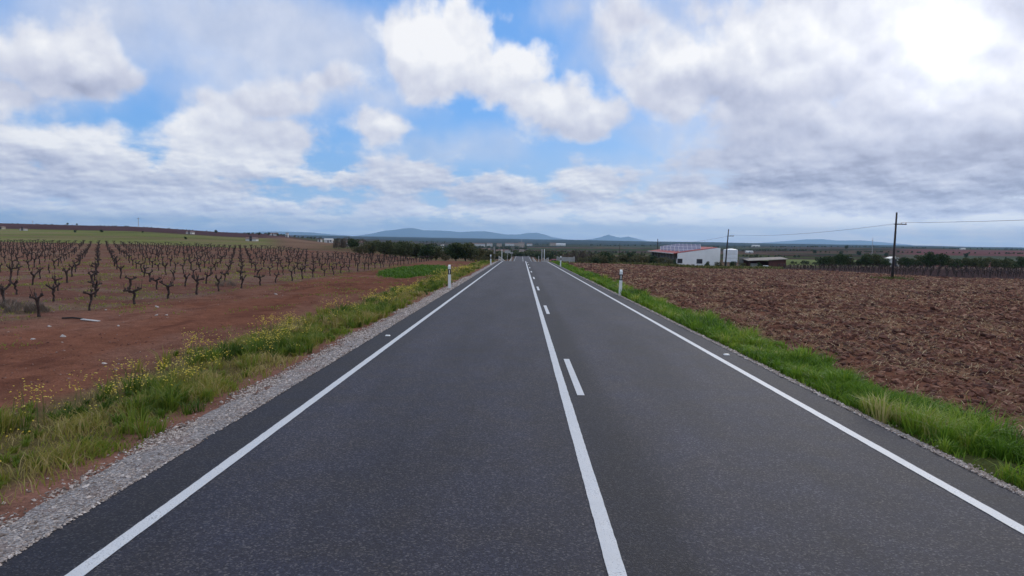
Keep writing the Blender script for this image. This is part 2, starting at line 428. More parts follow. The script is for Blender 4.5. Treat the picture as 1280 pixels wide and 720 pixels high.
bump(N, b, N.m('ADD', N.m('MULTIPLY', fine, .6), N.m('ADD', N.m('MULTIPLY', mid, 1.0), N.m('MULTIPLY', crumb, -.25))), 0.9, 0.06)

def warp_line(Y, amp, s, seed): return amp * (fbm(Y * s, Y * 0 + 1.7, seed, 3) - 0.5) * 2
def ground_albedo(X, Y):
    C = np.zeros(X.shape + (3,)); 
    def put(mask, col):
        nonlocal C
        col = np.asarray(col, float); C = C * (1 - mask[..., None]) + col * mask[..., None]
    # far patchwork of fields
    wx = X + 60 * (fbm(X / 300, Y / 300, 61, 2) - .5); 
    sy = np.where(Y < 900, 90.0, np.where(Y < 2500, 260.0, 800.0)); sx = np.where(Y < 900, 150.0, np.where(Y < 2500, 330.0, 1100.0))
    r = np.floor((Y + .12 * wx) / sy); cidx = np.floor((wx + 71.0 * (r % 5)) / sx)
    hsh = _hash(cidx, r, 77); pal = np.array([(.13, .085, .06), (.09, .10, .045), (.10, .07, .055), (.075, .085, .04), (.15, .10, .075), (.08, .11, .04), (.11, .075, .065), (.06, .07, .045), (.16, .13, .08), (.09, .065, .055)])
    C = pal[(hsh * 9.99).astype(int)]
    hsh2 = _hash(cidx, r, 99)[..., None]; C = C * (.8 + .4 * hsh2) * (1 - .38 * sstep(Y, 250, 500))[..., None]
    # darker far plain, olive groves
    put(sstep(Y, 1800, 3500) * .85, (.030, .038, .034))
    a = X / np.maximum(Y, 1)
    # left hill: green meadow, then purplish scrub on the ridge
    put(sstep(-a, .30, .36) * sstep(Y, 150, 158) * (1 - sstep(Y, 430 + 60 * fbm(X / 60, Y * 0, 3), 470 + 60 * fbm(X / 60, Y * 0, 3))), (.135, .145, .052))
    put(sstep(-a, .30, .36) * sstep(Y, 150, 158) * (1 - sstep(Y, 430, 470)) * sstep(fbm(X / 25, Y / 40, 8), .42, .60) * .85, (.17, .14, .075))
    put(sstep(-a, .28, .34) * sstep(Y, 470, 520), (.075, .042, .044))
    put(sstep(-a, .22, .26) * (1 - sstep(-a, .31, .36)) * sstep(Y, 150, 165) * (1 - sstep(Y, 600, 700)), (.16, .10, .07))
    # right: green meadow beyond the shed
    put(sstep(a, .30, .33) * (1 - sstep(a, .47, .52)) * sstep(Y, 190, 210) * (1 - sstep(Y, 520, 560)), (.12, .14, .055))
    put(sstep(a, .48, .54) * sstep(Y, 260, 330) * (1 - sstep(Y, 1500, 1700)), (.13, .058, .055))
    put(sstep(a, .48, .54) * sstep(Y, 560, 640) * (1 - sstep(Y, 800, 900)), (.065, .075, .05))
    # middle ground soils around the road, scrub
    mg = (1 - sstep(Y, 260, 330)) * (1 - sstep(np.abs(a), .24, .3))
    put(mg, (.13, .085, .055))
    put(mg * sstep(fbm(X / 9, Y / 14, 12), .48, .6), (.085, .09, .04))
    # vineyard on the left
    e = -14.0 + warp_line(Y, .5, .15, 71)
    vin = sstep(e - X, -.3, .4) * (1 - sstep(Y, 150, 156)) * (X < 0)
    put(vin, (.150, .074, .055))
    put(vin * sstep(fbm(X * .8, Y * .6, 72, 4), .50, .62) * .45, (.13, .115, .065))
    put(vin * sstep(fbm(X * .35, Y * .35, 73, 3), .52, .65) * .5, (.19, .13, .10))
    # right: dark vines strip soil
    rv = sstep(a, .31, .34) * sstep(Y, field_far_edge(X), field_far_edge(X) + 1) * (1 - sstep(Y, 158, 160))
    put(rv, (.055, .036, .036))
    # ploughed field
    fe = field_far_edge(X) + warp_line(X, 2.0, .1, 75)
    pf = sstep(X, 6.35, 6.7) * (1 - sstep(Y, fe - 1, fe + 1))
    put(pf, (.165, .076, .050))
    put(pf * sstep(fbm(X * .9, Y * .5, 76, 4), .45, .65) * .5, (.27, .16, .10))
    put(pf * sstep(fbm(X * 2.4, Y * 1.8, 78, 3), .55, .68) * .6, (.085, .036, .026))
    put(pf * sstep(a, .36, .42) * sstep(Y, fe - 28, fe - 14) * .7, (.34, .24, .14))
    put(pf * sstep(a, .5, .6) * sstep(Y, fe - 10, fe - 5) * .4, (.15, .14, .07))
    put(sstep(X, 6.0, 7) * (1 - sstep(a, .3, .34)) * sstep(Y, fe - 1, fe + 2) * (1 - sstep(Y, fe + 14, fe + 20)), (.11, .085, .05))
    # dirt track
    w1 = warp_line(Y, .5, .25, 81)
    dt = sstep(-X, 6.3 + w1, 7.3 + w1) * sstep(X, e - .4, e + .5) * (1 - sstep(Y, 118, 135)) * (X < 0)
    put(dt, (.178, .077, .050))
    put(dt * sstep(fbm(X * .5, Y * .18, 82, 4), .42, .62) * .7, (.195, .10, .072))
    put(dt * sstep(fbm(X * 1.3, Y * .5, 83, 4), .58, .7) * .6, (.11, .045, .032))
    # verges
    vl = sstep(-X, 3.3, 3.6) * (1 - sstep(-X, 6.3 + w1, 7.3 + w1)) * (X < 0) * (1 - sstep(Y, 200, 260))
    put(vl, (.12, .095, .04))
    put(vl * (1 - sstep(-X, 4.5, 4.9)), (.22, .11, .08))
    vr = sstep(X, 4.5, 4.7) * (1 - sstep(X, 6.35, 6.75)) * (1 - sstep(Y, 200, 260))
    put(vr, (.075, .085, .028))
    # green crop patch beside the track
    gp = (X + 9.6 + .03 * (Y - 68)) / 2.9; gq = (Y - 69) / 17.0
    put((1 - sstep(gp * gp + gq * gq + .5 * fbm(X * .8, Y * .3, 85), .9, 1.25)) , (.05, .12, .03))
    # clod shadows nowhere: only albedo; under the road plain gravel
    put(((X > EDGE_L) & (X < EDGE_R)).astype(float), (.16, .13, .11))
    return np.clip(C, 0, 1)

def growth(start, stop, d0, g, dmax=1e9):
    o = [start]; d = d0
    while o[-1] < stop: o.append(o[-1] + d); d = min(d * g, dmax)
    return o
half = list(np.arange(0, 12.01, .12)) + growth(12.25, 45, .25, 1.0)[0:] + growth(45.6, 128, .6, 1.02)
half = np.array(sorted(set(np.round(half, 4))))
xs = np.concatenate([-half[::-1][:-1], half])
ys = np.array([-400, -200, -100, -50, -25, -12, -6, -2, 0, 1.5] + growth(2.6, 16, .07, 1.002) + growth(16.2, 60, .15, 1.004) + growth(60.5, 130, .5, 1.006) + growth(131, 32000, 1.5, 1.025))
ys = np.array(sorted(set(np.round(ys, 3))))
sc_ = np.maximum(1, ys / 120)
Xg = xs[None, :] * sc_[:, None]
edge = Xg[:, -1:]
outer = edge + (33000 - edge) * np.array([[.02, .08, .25, 1.0]])
outer = np.maximum(outer, edge + np.array([[1, 2, 3, 4]]))
Xg = np.concatenate([-outer[:, ::-1], Xg, outer], 1)
Yg = np.repeat(ys[:, None], Xg.shape[1], 1)
Zg = H(Xg, Yg)
nr, nc = Xg.shape
idx = np.arange(nr * nc).reshape(nr, nc)
quads = np.stack([idx[:-1, :-1], idx[:-1, 1:], idx[1:, 1:], idx[1:, :-1]], -1).reshape(-1, 4)
alb = ground_albedo(Xg, Yg).reshape(-1, 3)
alb4 = np.concatenate([alb, np.ones((len(alb), 1))], 1)

me = np_mesh('ground', np.stack([Xg, Yg, Zg], -1).reshape(-1, 3), [quads], m_ground, {'albedo': ('FLOAT_COLOR', alb4)}, smooth=True)
tag(link('ground', me), kind='structure')

# ------------------------------------------------------------------ road
m_asphalt, N, b = material('asphalt')
pos = N.new('ShaderNodeNewGeometry').outputs['Position']
X_, Y_, Z_ = N.sep(pos)
agg = N.voro(pos, 75.0, out='Color'); ag = N.sep(agg)[0]
agd = N.voro(pos, 95.0)
sp = N.noise(pos, 42.0, 4, 0.8)
pat = N.noise(N.v('MULTIPLY', pos, (1.0, .22, 1.0)), 0.9, 5, 0.6)
pat2 = N.noise(N.v('MULTIPLY', pos, (1.0, .05, 1.0)), 3.0, 3, 0.6)
v = N.m('MULTIPLY', N.lin(ag, 0, 1, .62, 1.38), N.lin(sp, .3, .7, .6, 1.4))
v = N.m('MULTIPLY', v, N.m('MULTIPLY', N.lin(pat, .3, .7, .76, 1.22), N.lin(pat2, .3, .7, .93, 1.07)))
def bandm(c, w, lo, hi): # 1 inside a stripe along the road
    d = N.m('ABSOLUTE', N.m('SUBTRACT', X_, c)); return N.ss(d, w, w * .3, lo, hi)
v = N.m('MULTIPLY', v, bandm(-2.1, .6, 1.0, 1.12)); v = N.m('MULTIPLY', v, bandm(-0.35, .6, 1.0, 1.12))
v = N.m('MULTIPLY', v, bandm(1.75, .5, 1.0, 1.12)); v = N.m('MULTIPLY', v, bandm(3.1, .5, 1.0, 1.12))
v = N.m('MULTIPLY', v, bandm(1.0, .45, 1.0, .62))
v = N.m('MULTIPLY', v, N.ss(X_, -2.92, -3.0, 1.0, .62)); v = N.m('MULTIPLY', v, N.ss(X_, 4.10, 4.18, 1.0, .78))
base = N.mix(N.m('MULTIPLY', N.ss(ag, .8, .95), .5), (.0262, .0256, .0400), (.10, .095, .098))
hue = N.noise(pos, 1.7, 3, .5)
base = N.mix(N.lin(hue, .35, .65, 0.0, 1.0), base, N.v('MULTIPLY', base, (1.12, 1.03, .86)))
N.put(b.inputs['Base Color'], N.v('SCALE', base, scale=v))
b.inputs['Roughness'].default_value = .78; b.inputs['Specular IOR Level'].default_value = .28
bump(N, b, N.m('ADD', N.m('MULTIPLY', agd, -.7), sp), 0.55, 0.006)

m_paint, N, b = material('road_paint')
pos = N.new('ShaderNodeNewGeometry').outputs['Position']
n = N.noise(pos, 90.0, 4, 0.7); n2 = N.noise(pos, 3.0, 4, 0.6)
w = N.ss(N.m('ADD', n, N.m('MULTIPLY', n2, .35)), .74, .86)
N.put(b.inputs['Base Color'], N.mix(w, N.mix(N.lin(n2, .3, .7), (.54, .54, .54), (.66, .66, .66)), (.20, .20, .21)))
b.inputs['Roughness'].default_value = .6
bump(N, b, n, 0.4, 0.004)

def strip(name, x0, x1, y0, y1, dz, mat, parent=None, jit=(0, 0), step=None, seed=1):
    yy = ys[(ys > y0) & (ys < y1)]
    if len(yy) > 900: yy = yy
    yy = np.concatenate([[y0], yy, [y1]])
    if jit[0] or jit[1]:
        fine_ = np.arange(max(y0, 3), min(y1, 45), .05); yy = np.concatenate([fine_, yy[(yy < fine_[0]) | (yy > fine_[-1])]]); yy.sort(); yy = yy[np.concatenate([[True], np.diff(yy) > .02])]
    xx = np.linspace(x0, x1, 5 if x1 - x0 > 1 else 2)
    XX, YY = np.meshgrid(xx, yy)
    if jit[0]: XX[:, 0] += jit[0] * (fbm(yy * 9, yy * 0, seed, 3) - .5) * 2 + jit[0] * 1.5 * (fbm(yy * 1.1, yy * 0, seed + 9, 2) - .5)
    if jit[1]: XX[:, -1] += jit[1] * (fbm(yy * 9, yy * 0, seed + 3, 3) - .5) * 2 + jit[1] * 1.5 * (fbm(yy * 1.1, yy * 0, seed + 19, 2) - .5)
    ZZ = PR(YY) + dz
    # the asphalt thickness: a skirt down into the verge
    r, c_ = XX.shape
    V = np.stack([XX, YY, ZZ], -1).reshape(-1, 3); ii = np.arange(r * c_).reshape(r, c_)
    F = [np.stack([ii[:-1, :-1], ii[:-1, 1:], ii[1:, 1:], ii[1:, :-1]], -1).reshape(-1, 4)]
    if dz == 0:
        for col, s in ((0, 1), (c_ - 1, -1)):
            low = V[ii[:, col]] + np.array([[-.05 * s, 0, -.12]]); n0 = len(V); V = np.concatenate([V, low]); jj = np.arange(n0, n0 + r)
            F.append(np.stack([ii[:-1, col], ii[1:, col], jj[1:], jj[:-1]], -1))
    return link(name, np_mesh(name, V, F, mat), parent)
road = strip('road', EDGE_L, EDGE_R, -60, 470, 0.0, m_asphalt, jit=(.018, .018)); tag(road, kind='structure')
for c_, s_ in ((-2.885, 3), (4.07, 5)):
    strip('edge_line', c_ - .059, c_ + .059, -60, 460, .005, m_paint, road, jit=(.004, .004), seed=s_)
strip('centre_line', .688 - .064, .688 + .064, -60, 460, .005, m_paint, road, jit=(.004, .004), seed=8)
for k_ in range(-3, 28):
    y0 = 10.95 + 13.5 * k_
    strip('lane_dash', .93 - .055, .93 + .055, y0, y0 + 3.6, .005, m_paint, road)
m_stud = simple('stud_plastic', (.7, .7, .68), .4)
for (px, py) in ((478, 424), (895, 440)):
    side = -1 if px < 640 else 1
    Y = CAM_H / ((py - 309.5) / F_PX); X = (px - 652) / F_PX * Y
    X = 4.38 if side > 0 else -3.2
    mb = MB(); mb.hexa([(-.06, -.05, 0), (.06, -.05, 0), (.06, .05, 0), (-.06, .05, 0), (-.045, -.025, .022), (.045, -.025, .022), (.045, .025, .022), (-.045, .025, .022)])
    o = mb.build('road_stud', m_stud, road, (X, Y, float(PR(Y)) + .002))

# ------------------------------------------------------------------ scatter helpers (one mesh of many loose small pieces)
def blades(P, hgt, wid, lean_amt, name, mat, seed, tone, segs=2, droop=.5, upf=1.0):
    r = np.random.default_rng(seed); n = len(P)
    ang = r.uniform(0, 2 * math.pi, n); la = r.uniform(0, 2 * math.pi, n)
    side = np.stack([np.cos(ang), np.sin(ang), np.zeros(n)], 1) * (wid[:, None] * .5)
    lean = np.stack([np.cos(la), np.sin(la), np.zeros(n)], 1) * (hgt * lean_amt * r.uniform(.2, 1.2, n))[:, None]
    up = np.array([0, 0, upf])
    mid = P + lean * .35 + up * (hgt * .55)[:, None]
    tip = P + lean * 1.1 + up * (hgt * (1 - droop * r.uniform(0, .5, n) * lean_amt))[:, None]
    V = np.stack([P - side, P + side, mid + side * .8, mid - side * .8, tip], 1).reshape(-1, 3)
    i = np.arange(n)[:, None] * 5
    F = [i + np.array([[0, 1, 2, 3]]), i + np.array([[3, 2, 4]])]
    t = np.repeat(tone, 5); hh = np.tile(np.array([0, 0, .55, .55, 1.0]), n)
    return np_mesh(name, V, F, mat, {'tone': ('FLOAT', t), 'along': ('FLOAT', hh)})
def chunks(P, size, base_v, base_f, name, mat, seed, tone, flat=.7, jitter=.25):
    r = np.random.default_rng(seed); n = len(P); m = len(base_v)
    a = r.uniform(0, 2 * math.pi, n); c, s = np.cos(a), np.sin(a)
    B = base_v[None] * (1 + r.uniform(-jitter, jitter, (n, m, 3)))
    B = B * np.stack([r.uniform(.7, 1.4, n), r.uniform(.7, 1.2, n), r.uniform(.6, 1.1, n) * flat], 1)[:, None, :]
    x = B[..., 0] * c[:, None] - B[..., 1] * s[:, None]; y = B[..., 0] * s[:, None] + B[..., 1] * c[:, None]
    tx = r.uniform(-.5, .5, n)[:, None]; z = B[..., 2] + x * tx
    V = (np.stack([x, y, z], -1) * size[:, None, None] + P[:, None, :]).reshape(-1, 3)
    F = [(np.arange(n)[:, None, None] * m + base_f[None]).reshape(-1, base_f.shape[1])]
    return np_mesh(name, V, F, mat, {'tone': ('FLOAT', np.repeat(tone, m))})
OCT_V = np.array([(1, 0, 0), (-1, 0, 0), (0, 1, 0), (0, -1, 0), (0, 0, 1), (0, 0, -1)], float)
OCT_F = np.array([(0, 2, 4), (2, 1, 4), (1, 3, 4), (3, 0, 4), (2, 0, 5), (1, 2, 5), (3, 1, 5), (0, 3, 5)])
_t = (1 + 5 ** .5) / 2
ICO_V = np.array([(-1, _t, 0), (1, _t, 0), (-1, -_t, 0), (1, -_t, 0), (0, -1, _t), (0, 1, _t), (0, -1, -_t), (0, 1, -_t), (_t, 0, -1), (_t, 0, 1), (-_t, 0, -1), (-_t, 0, 1)]) / 1.9
ICO_F = np.array([(0, 11, 5), (0, 5, 1), (0, 1, 7), (0, 7, 10), (0, 10, 11), (1, 5, 9), (5, 11, 4), (11, 10, 2), (10, 7, 6), (7, 1, 8), (3, 9, 4), (3, 4, 2), (3, 2, 6), (3, 6, 8), (3, 8, 9), (4, 9, 5), (2, 4, 11), (6, 2, 10), (8, 6, 7), (9, 8, 1)])
def toned(name, stops, rough=.9, trans=0.0, spec=.2, along=False, scale=0):
    m, N, b = material(name)
    t = N.new('ShaderNodeAttribute', attribute_name='tone').outputs['Fac']
    c = N.ramp(t, stops)
    if scale:
        pos = N.new('ShaderNodeNewGeometry').outputs['Position']
        c = N.v('SCALE', c, scale=N.lin(N.noise(pos, scale, 4, .6), .3, .7, .7, 1.3))
    N.put(b.inputs['Base Color'], c); b.inputs['Roughness'].default_value = rough; b.inputs['Specular IOR Level'].default_value = spec
    if trans:
        tr = N.new('ShaderNodeBsdfTranslucent'); N.put(tr.inputs[0], c)
        mx = N.new('ShaderNodeMixShader'); mx.inputs[0].default_value = trans
        N.t.links.new(b.outputs[0], mx.inputs[1]); N.t.links.new(tr.outputs[0], mx.inputs[2])
        out = [n for n in N.t.nodes if n.type == 'OUTPUT_MATERIAL'][0]; N.t.links.new(mx.outputs[0], out.inputs[0])
    return m
def scatter(x0, x1, y0, y1, n_of_Y, bands):
    """random points; n_of_Y = density per m2 at distance, visible wedge only"""
    out = []
    for (ya, yb) in bands:
        d = n_of_Y((ya + yb) / 2); n = int(d * (yb - ya) * (x1 - x0))
        X = rng.uniform(x0, x1, n); Y = rng.uniform(ya, yb, n)
        k = np.abs(X) < .80 * Y + 1.5
        out.append(np.stack([X[k], Y[k]], 1))
    return np.concatenate(out)
def ybands(a, b, g=1.15):
    o = []; y = a
    while y < b: o.append((y, min(b, y * g))); y *= g
    return o

# gravel of the verges
m_gravel = toned('gravel', [(0, (.11, .08, .065)), (.3, (.28, .225, .19)), (.7, (.46, .385, .335)), (1, (.68, .60, .54))], .85, scale=40)
Q1 = scatter(-4.65, -3.475, 4.0, 55, lambda y: 4200 * min(1, (8 / y)) ** 1.3, ybands(4.0, 55))
wob = .26 * (fbm(Q1[:, 1] * .7, Q1[:, 1] * 0, 91, 3) - .5) * 2
keep = rng.random(len(Q1)) < (1 - sstep(-Q1[:, 0], 3.86 + wob, 4.42 + wob)) * .95 + .01
keep &= ~((fbm(Q1[:, 0] * 2.2, Q1[:, 1] * 1.5, 92, 3) > .62) & (rng.random(len(Q1)) < .7))
Q1 = Q1[keep]
Q2 = scatter(4.62, 5.08, 4.0, 55, lambda y: 3600 * min(1, (8 / y)) ** 1.3, ybands(5.0, 55))
wob = .05 * (fbm(Q2[:, 1] * .9, Q2[:, 1] * 0, 93, 3) - .5) * 2
Q2 = Q2[rng.random(len(Q2)) < (1 - sstep(Q2[:, 0], 4.76 + wob, 4.94 + wob)) * .95 + .01]
for Q, nm in ((Q1, 'gravel'), (Q2, 'gravel')):
    sz = .006 + .012 * rng.random(len(Q)) ** 2 + .0004 * Q[:, 1]
    sz[rng.random(len(Q)) < .03] *= 1.7
    zz = np.maximum(H(Q[:, 0], Q[:, 1]), np.where((Q[:, 0] > EDGE_L) & (Q[:, 0] < EDGE_R), PR(Q[:, 1]), -99))
    Pz = np.stack([Q[:, 0], Q[:, 1], zz + sz * .35], 1)
    me = chunks(Pz, sz, ICO_V if False else OCT_V, OCT_F, nm, m_gravel, 3, rng.random(len(Q)), .65, .35)
    tag(link(nm, me), kind='stuff')
# gravel bed sheets under the loose stones
m_bed, N, b = material('gravel_bed')
pos = N.new('ShaderNodeNewGeometry').outputs['Position']
vc = N.sep(N.voro(pos, 48.0, out='Color'))[0]; vd = N.voro(pos, 48.0)
N.put(b.inputs['Base Color'], N.mix(N.ss(N.noise(pos, 2.0, 4, .6), .5, .68, 0, .6), N.ramp(vc, [(0, (.10, .08, .075)), (.5, (.24, .21, .195)), (1, (.46, .42, .40))]), (.20, .11, .085)))
b.inputs['Roughness'].default_value = .9; bump(N, b, N.m('MULTIPLY', vd, -1.0), 1.0, .02)
def bed(x0, x1, y1, jit, seed, inner):
    yy = ys[(ys > -30) & (ys < y1)]; xx = np.linspace(0, 1, 6)
    wob = jit * (fbm(yy * .7, yy * 0, seed, 3) - .5) * 2 + jit * .5 * (fbm(yy * 5, yy * 0, seed + 3, 3) - .5)
    XX = (x0 + wob * (1 - inner))[:, None] * (1 - xx) + (x1 + wob * inner)[:, None] * xx; YY = np.repeat(yy[:, None], 6, 1)
    ZZ = base_h(XX, YY) + .012; r, c_ = XX.shape; ii = np.arange(r * c_).reshape(r, c_)
    return np_mesh('gravel_verge', np.stack([XX, YY, ZZ], -1).reshape(-1, 3), [np.stack([ii[:-1, :-1], ii[:-1, 1:], ii[1:, 1:], ii[1:, :-1]], -1).reshape(-1, 4)], m_bed, smooth=True)
tag(link('gravel_verge', bed(-4.02, EDGE_L - .005, 260, .20, 91, 0)), kind='structure')
tag(link('gravel_verge', bed(EDGE_R + .005, 4.84, 260, .04, 93, 1)), kind='structure')
# ------------------------------------------------------------------ verge grass
GRN = [(0, (.055, .105, .011)), (.3, (.12, .185, .018)), (.55, (.20, .235, .028)), (.8, (.29, .25, .055)), (1, (.44, .34, .15))]
GRN_R = [(0, (.048, .11, .010)), (.3, (.108, .215, .016)), (.65, (.20, .31, .026)), (.9, (.31, .35, .055)), (1, (.44, .38, .16))]
m_grassL = toned('verge_grass', GRN, .6, .35, .25)
m_grassR = toned('lush_grass', GRN_R, .6, .35, .25)
def grassL():
    Q = scatter(-8.6, -4.0, 5.0, 170, lambda y: 900 * min(1, 11 / y) ** 1.4, ybands(5.0, 170))
    x, y = Q.T
    w1 = warp_line(y, .5, .25, 81)
    inner = sstep(-x, 4.22 + .3 * (fbm(y * .55, y * 0, 101, 3) - .5) * 2, 4.75 + .35 * (fbm(y * .7, y * 0, 102, 3) - .5) * 2)
    outer = 1 - sstep(-x, 5.5 + w1, 7.0 + w1 + .5 * (fbm(y * .3, y * 0, 104, 2) - .3))
    tuft = fbm(x * 1.9, y * 1.4, 103, 4); tuft2 = fbm(x * .8, y * .45, 105, 3)
    dens = inner * outer * (0.35 + .9 * sstep(tuft, .38, .62)) * (.45 + .8 * sstep(tuft2, .35, .6))
    k = rng.random(len(x)) < dens * (1 + .0 * x); x, y, tuft, tuft2, inner, outer = x[k], y[k], tuft[k], tuft2[k], inner[k], outer[k]
    h = (.06 + .17 * sstep(tuft, .35, .72) * (.5 + .5 * inner)) * rng.uniform(.55, 1.25, len(x)) * (.6 + .4 * outer)
    wd = .0065 * (1 + y / 9) * rng.uniform(.7, 1.3, len(x))
    tone = np.clip(.42 + .75 * (1 - sstep(tuft2, .38, .60)) * .55 + .35 * (1 - outer) + rng.normal(0, .13, len(x)), 0, 1)
    P = np.stack([x, y, H(x, y) - .01], 1)
    return P, h, wd, tone
P, h, wd, tone = grassL()
tag(link('verge_grass', blades(P, h, wd, .8, 'verge_grass', m_grassL, 5, tone)), kind='stuff')
Q = scatter(4.5, 7.4, 5.5, 170, lambda y: 1300 * min(1, 11 / y) ** 1.4, ybands(5.5, 170))
x, y = Q.T
tuft = fbm(x * 1.6, y * 1.1, 113, 4); t2 = fbm(x * .8, y * .4, 115, 3); edge_ = fbm(y * .9, y * 0, 116, 3)
din = sstep(x, 4.80, 5.06 + .3 * (edge_ - .4)); dout = 1 - sstep(x, 6.05 + .5 * (edge_ - .5), 6.75 + .8 * (fbm(y * .6, y * 0, 117, 3) - .5))
bare = ((x - 5.3) / .4) ** 2 + ((y - 7.9) / .6) ** 2
k = rng.random(len(x)) < din * dout * (.5 + .7 * sstep(tuft, .32, .58)) * sstep(bare, .7, 1.5)
x, y, tuft, t2, din, dout = x[k], y[k], tuft[k], t2[k], din[k], dout[k]
h = (.12 + .18 * sstep(tuft, .35, .7) * din * (.6 + .4 * dout)) * rng.uniform(.55, 1.25, len(x))
wd = .007 * (1 + y / 9) * rng.uniform(.7, 1.3, len(x))
tone = np.clip(.34 + .5 * (t2 - .5) + .25 * (1 - dout) + rng.normal(0, .15, len(x)), 0, 1)
tag(link('lush_grass', blades(np.stack([x, y, H(x, y) - .01], 1), h, wd, .85, 'lush_grass', m_grassR, 6, tone)), kind='stuff')
def tussocks(name, mat, x0, x1, dens, nb, hfun, mask, tone0, tvar, seed, spread=.055, w0=.0062):
    C = scatter(x0, x1, 5.2, 130, dens, ybands(5.2, 130)); x, y = C.T
    k = rng.random(len(x)) < mask(x, y); x, y = x[k], y[k]; n = len(x)
    th = hfun(x, y) * rng.uniform(.55, 1.3, n); tt = np.clip(tone0 + tvar * (fbm(x * .7, y * .4, seed, 3) - .5) * 2 + rng.normal(0, .16, n), 0, 1)
    xx = np.repeat(x, nb); yy = np.repeat(y, nb); a = rng.uniform(0, 6.283, n * nb); q = spread * np.sqrt(rng.random(n * nb)) * np.repeat(th / .25, nb)
    bx, by = xx + np.cos(a) * q, yy + np.sin(a) * q
    h = np.repeat(th, nb) * rng.uniform(.6, 1.1, n * nb); P = np.stack([bx, by, H(bx, by) - .01], 1)
    lean = np.stack([np.cos(a), np.sin(a), 0 * a], 1) * (h * rng.uniform(.15, .95, n * nb))[:, None]
    sa = a + 1.57 + rng.normal(0, .5, n * nb); wd = w0 * (1 + yy / 9) * rng.uniform(.7, 1.3, n * nb)
    side = np.stack([np.cos(sa), np.sin(sa), 0 * sa], 1) * (wd * .5)[:, None]; up = np.array([0, 0, 1.0])
    mid = P + lean * .3 + up * (h * .6)[:, None]; tip = P + lean + up * (h * (1 - .35 * rng.random(n * nb)))[:, None]
    V = np.stack([P - side, P + side, mid + side * .8, mid - side * .8, tip], 1).reshape(-1, 3); i = np.arange(n * nb)[:, None] * 5
    tone = np.clip(np.repeat(tt, nb) + rng.normal(0, .08, n * nb), 0, 1)
    tag(link(name, np_mesh(name, V, [i + np.array([[0, 1, 2, 3]]), i + np.array([[3, 2, 4]])], mat, {'tone': ('FLOAT', np.repeat(tone, 5))})), kind='stuff')
    print(name, n * nb)
def maskL(x, y):
    w1 = warp_line(y, .5, .25, 81)
    return sstep(-x, 4.25 + .4 * (fbm(y * .55, y * 0, 101, 3) - .5) * 2, 4.7 + .4 * (fbm(y * .7, y * 0, 102, 3) - .5) * 2) * (1 - sstep(-x, 5.3 + w1, 7.2 + w1)) * (.25 + .75 * sstep(fbm(x * .9, y * .5, 105, 3), .35, .6))
tussocks('grass_tufts', m_grassL, -8.2, -4.1, lambda y: 34 * min(1, 11 / y) ** 1.3, 26, lambda x, y: .13 + .24 * sstep(fbm(x * 1.1, y * .7, 107, 3), .35, .68), maskL, .55, 1.0, 108)
def maskR(x, y):
    e_ = fbm(y * .9, y * 0, 116, 3)
    return sstep(x, 4.86, 5.13 + .3 * (e_ - .4)) * (1 - sstep(x, 6.05 + .5 * (e_ - .5), 6.85 + .8 * (fbm(y * .6, y * 0, 117, 3) - .5))) * sstep(((x - 5.3) / .4) ** 2 + ((y - 7.9) / .6) ** 2, .7, 1.5)
tussocks('lush_tufts', m_grassR, 4.5, 7.4, lambda y: 46 * min(1, 11 / y) ** 1.3, 30, lambda x, y: .20 + .26 * sstep(fbm(x * 1.1, y * .7, 109, 3), .35, .68), maskR, .40, .8, 110)
# leafy weeds, green crop patch, tufts under the vines and along the field edge
def weeds(name, x0, x1, y0, y1, dens, mask, h0, h1, tone0, mat, seed, w0=.012):
    Q = scatter(x0, x1, y0, y1, dens, ybands(y0, y1)); x, y = Q.T
    k = rng.random(len(x)) < mask(x, y); x, y = x[k], y[k]
    h = rng.uniform(h0, h1, len(x)); wd = w0 * (1 + y / 14) * rng.uniform(.7, 1.4, len(x))
    tone = np.clip(tone0 + rng.normal(0, .12, len(x)), 0, 1)
    tag(link(name, blades(np.stack([x, y, H(x, y) - .01], 1), h, wd, 1.0, name, mat, seed, tone)), kind='stuff')
m_olive_g = toned('field_weed', [(0, (.05, .07, .02)), (.5, (.11, .12, .035)), (1, (.24, .20, .09))], .8, .3)
weeds('green_crop', -13.5, -5.8, 48, 92, lambda y: 60, lambda x, y: 1 - sstep(((x + 9.6 + .03 * (y - 68)) / 2.9) ** 2 + ((y - 69) / 17) ** 2 + .5 * fbm(x * .8, y * .3, 85), .85, 1.2), .12, .35, .12, m_grassR, 7, .02)
weeds('vineyard_weeds', -46, -14.2, 20, 90, lambda y: 26 * min(1, 30 / y), lambda x, y: sstep(fbm(x * .8, y * .6, 72, 4), .52, .64) * (.4 + .6 * sstep(-x, 14, 15)), .04, .12, .66, m_grassL, 8, .012)
weeds('track_weeds', -14.6, -6.5, 9, 100, lambda y: 40 * min(1, 25 / y), lambda x, y: sstep(fbm(x * .9, y * .5, 120, 4), .60, .68), .03, .09, .6, m_grassL, 9, .010)
weeds('field_edge_weeds', 6, 70, 100, 170, lambda y: 14, lambda x, y: sstep(y, field_far_edge(x) - 3, field_far_edge(x) + 2) * (1 - sstep(y, field_far_edge(x) + 8, field_far_edge(x) + 16)) * (1 - sstep(x / y, .33, .36)) * sstep(fbm(x * .3, y * .3, 160, 3), .42, .6), .2, .7, .55, m_olive_g, 10, .03)
pb = at(1116, 351, 85); PX, PY = pb.x, 85.0
weeds('pole_weeds', PX - 3.5, PX + 5, PY - 3, PY + 5, lambda y: 60, lambda x, y: np.exp(-((x - PX - .3) / 1.4) ** 2 - ((y - PY - .5) / 1.6) ** 2) * .8, .15, .55, .45, m_olive_g, 11, .02)

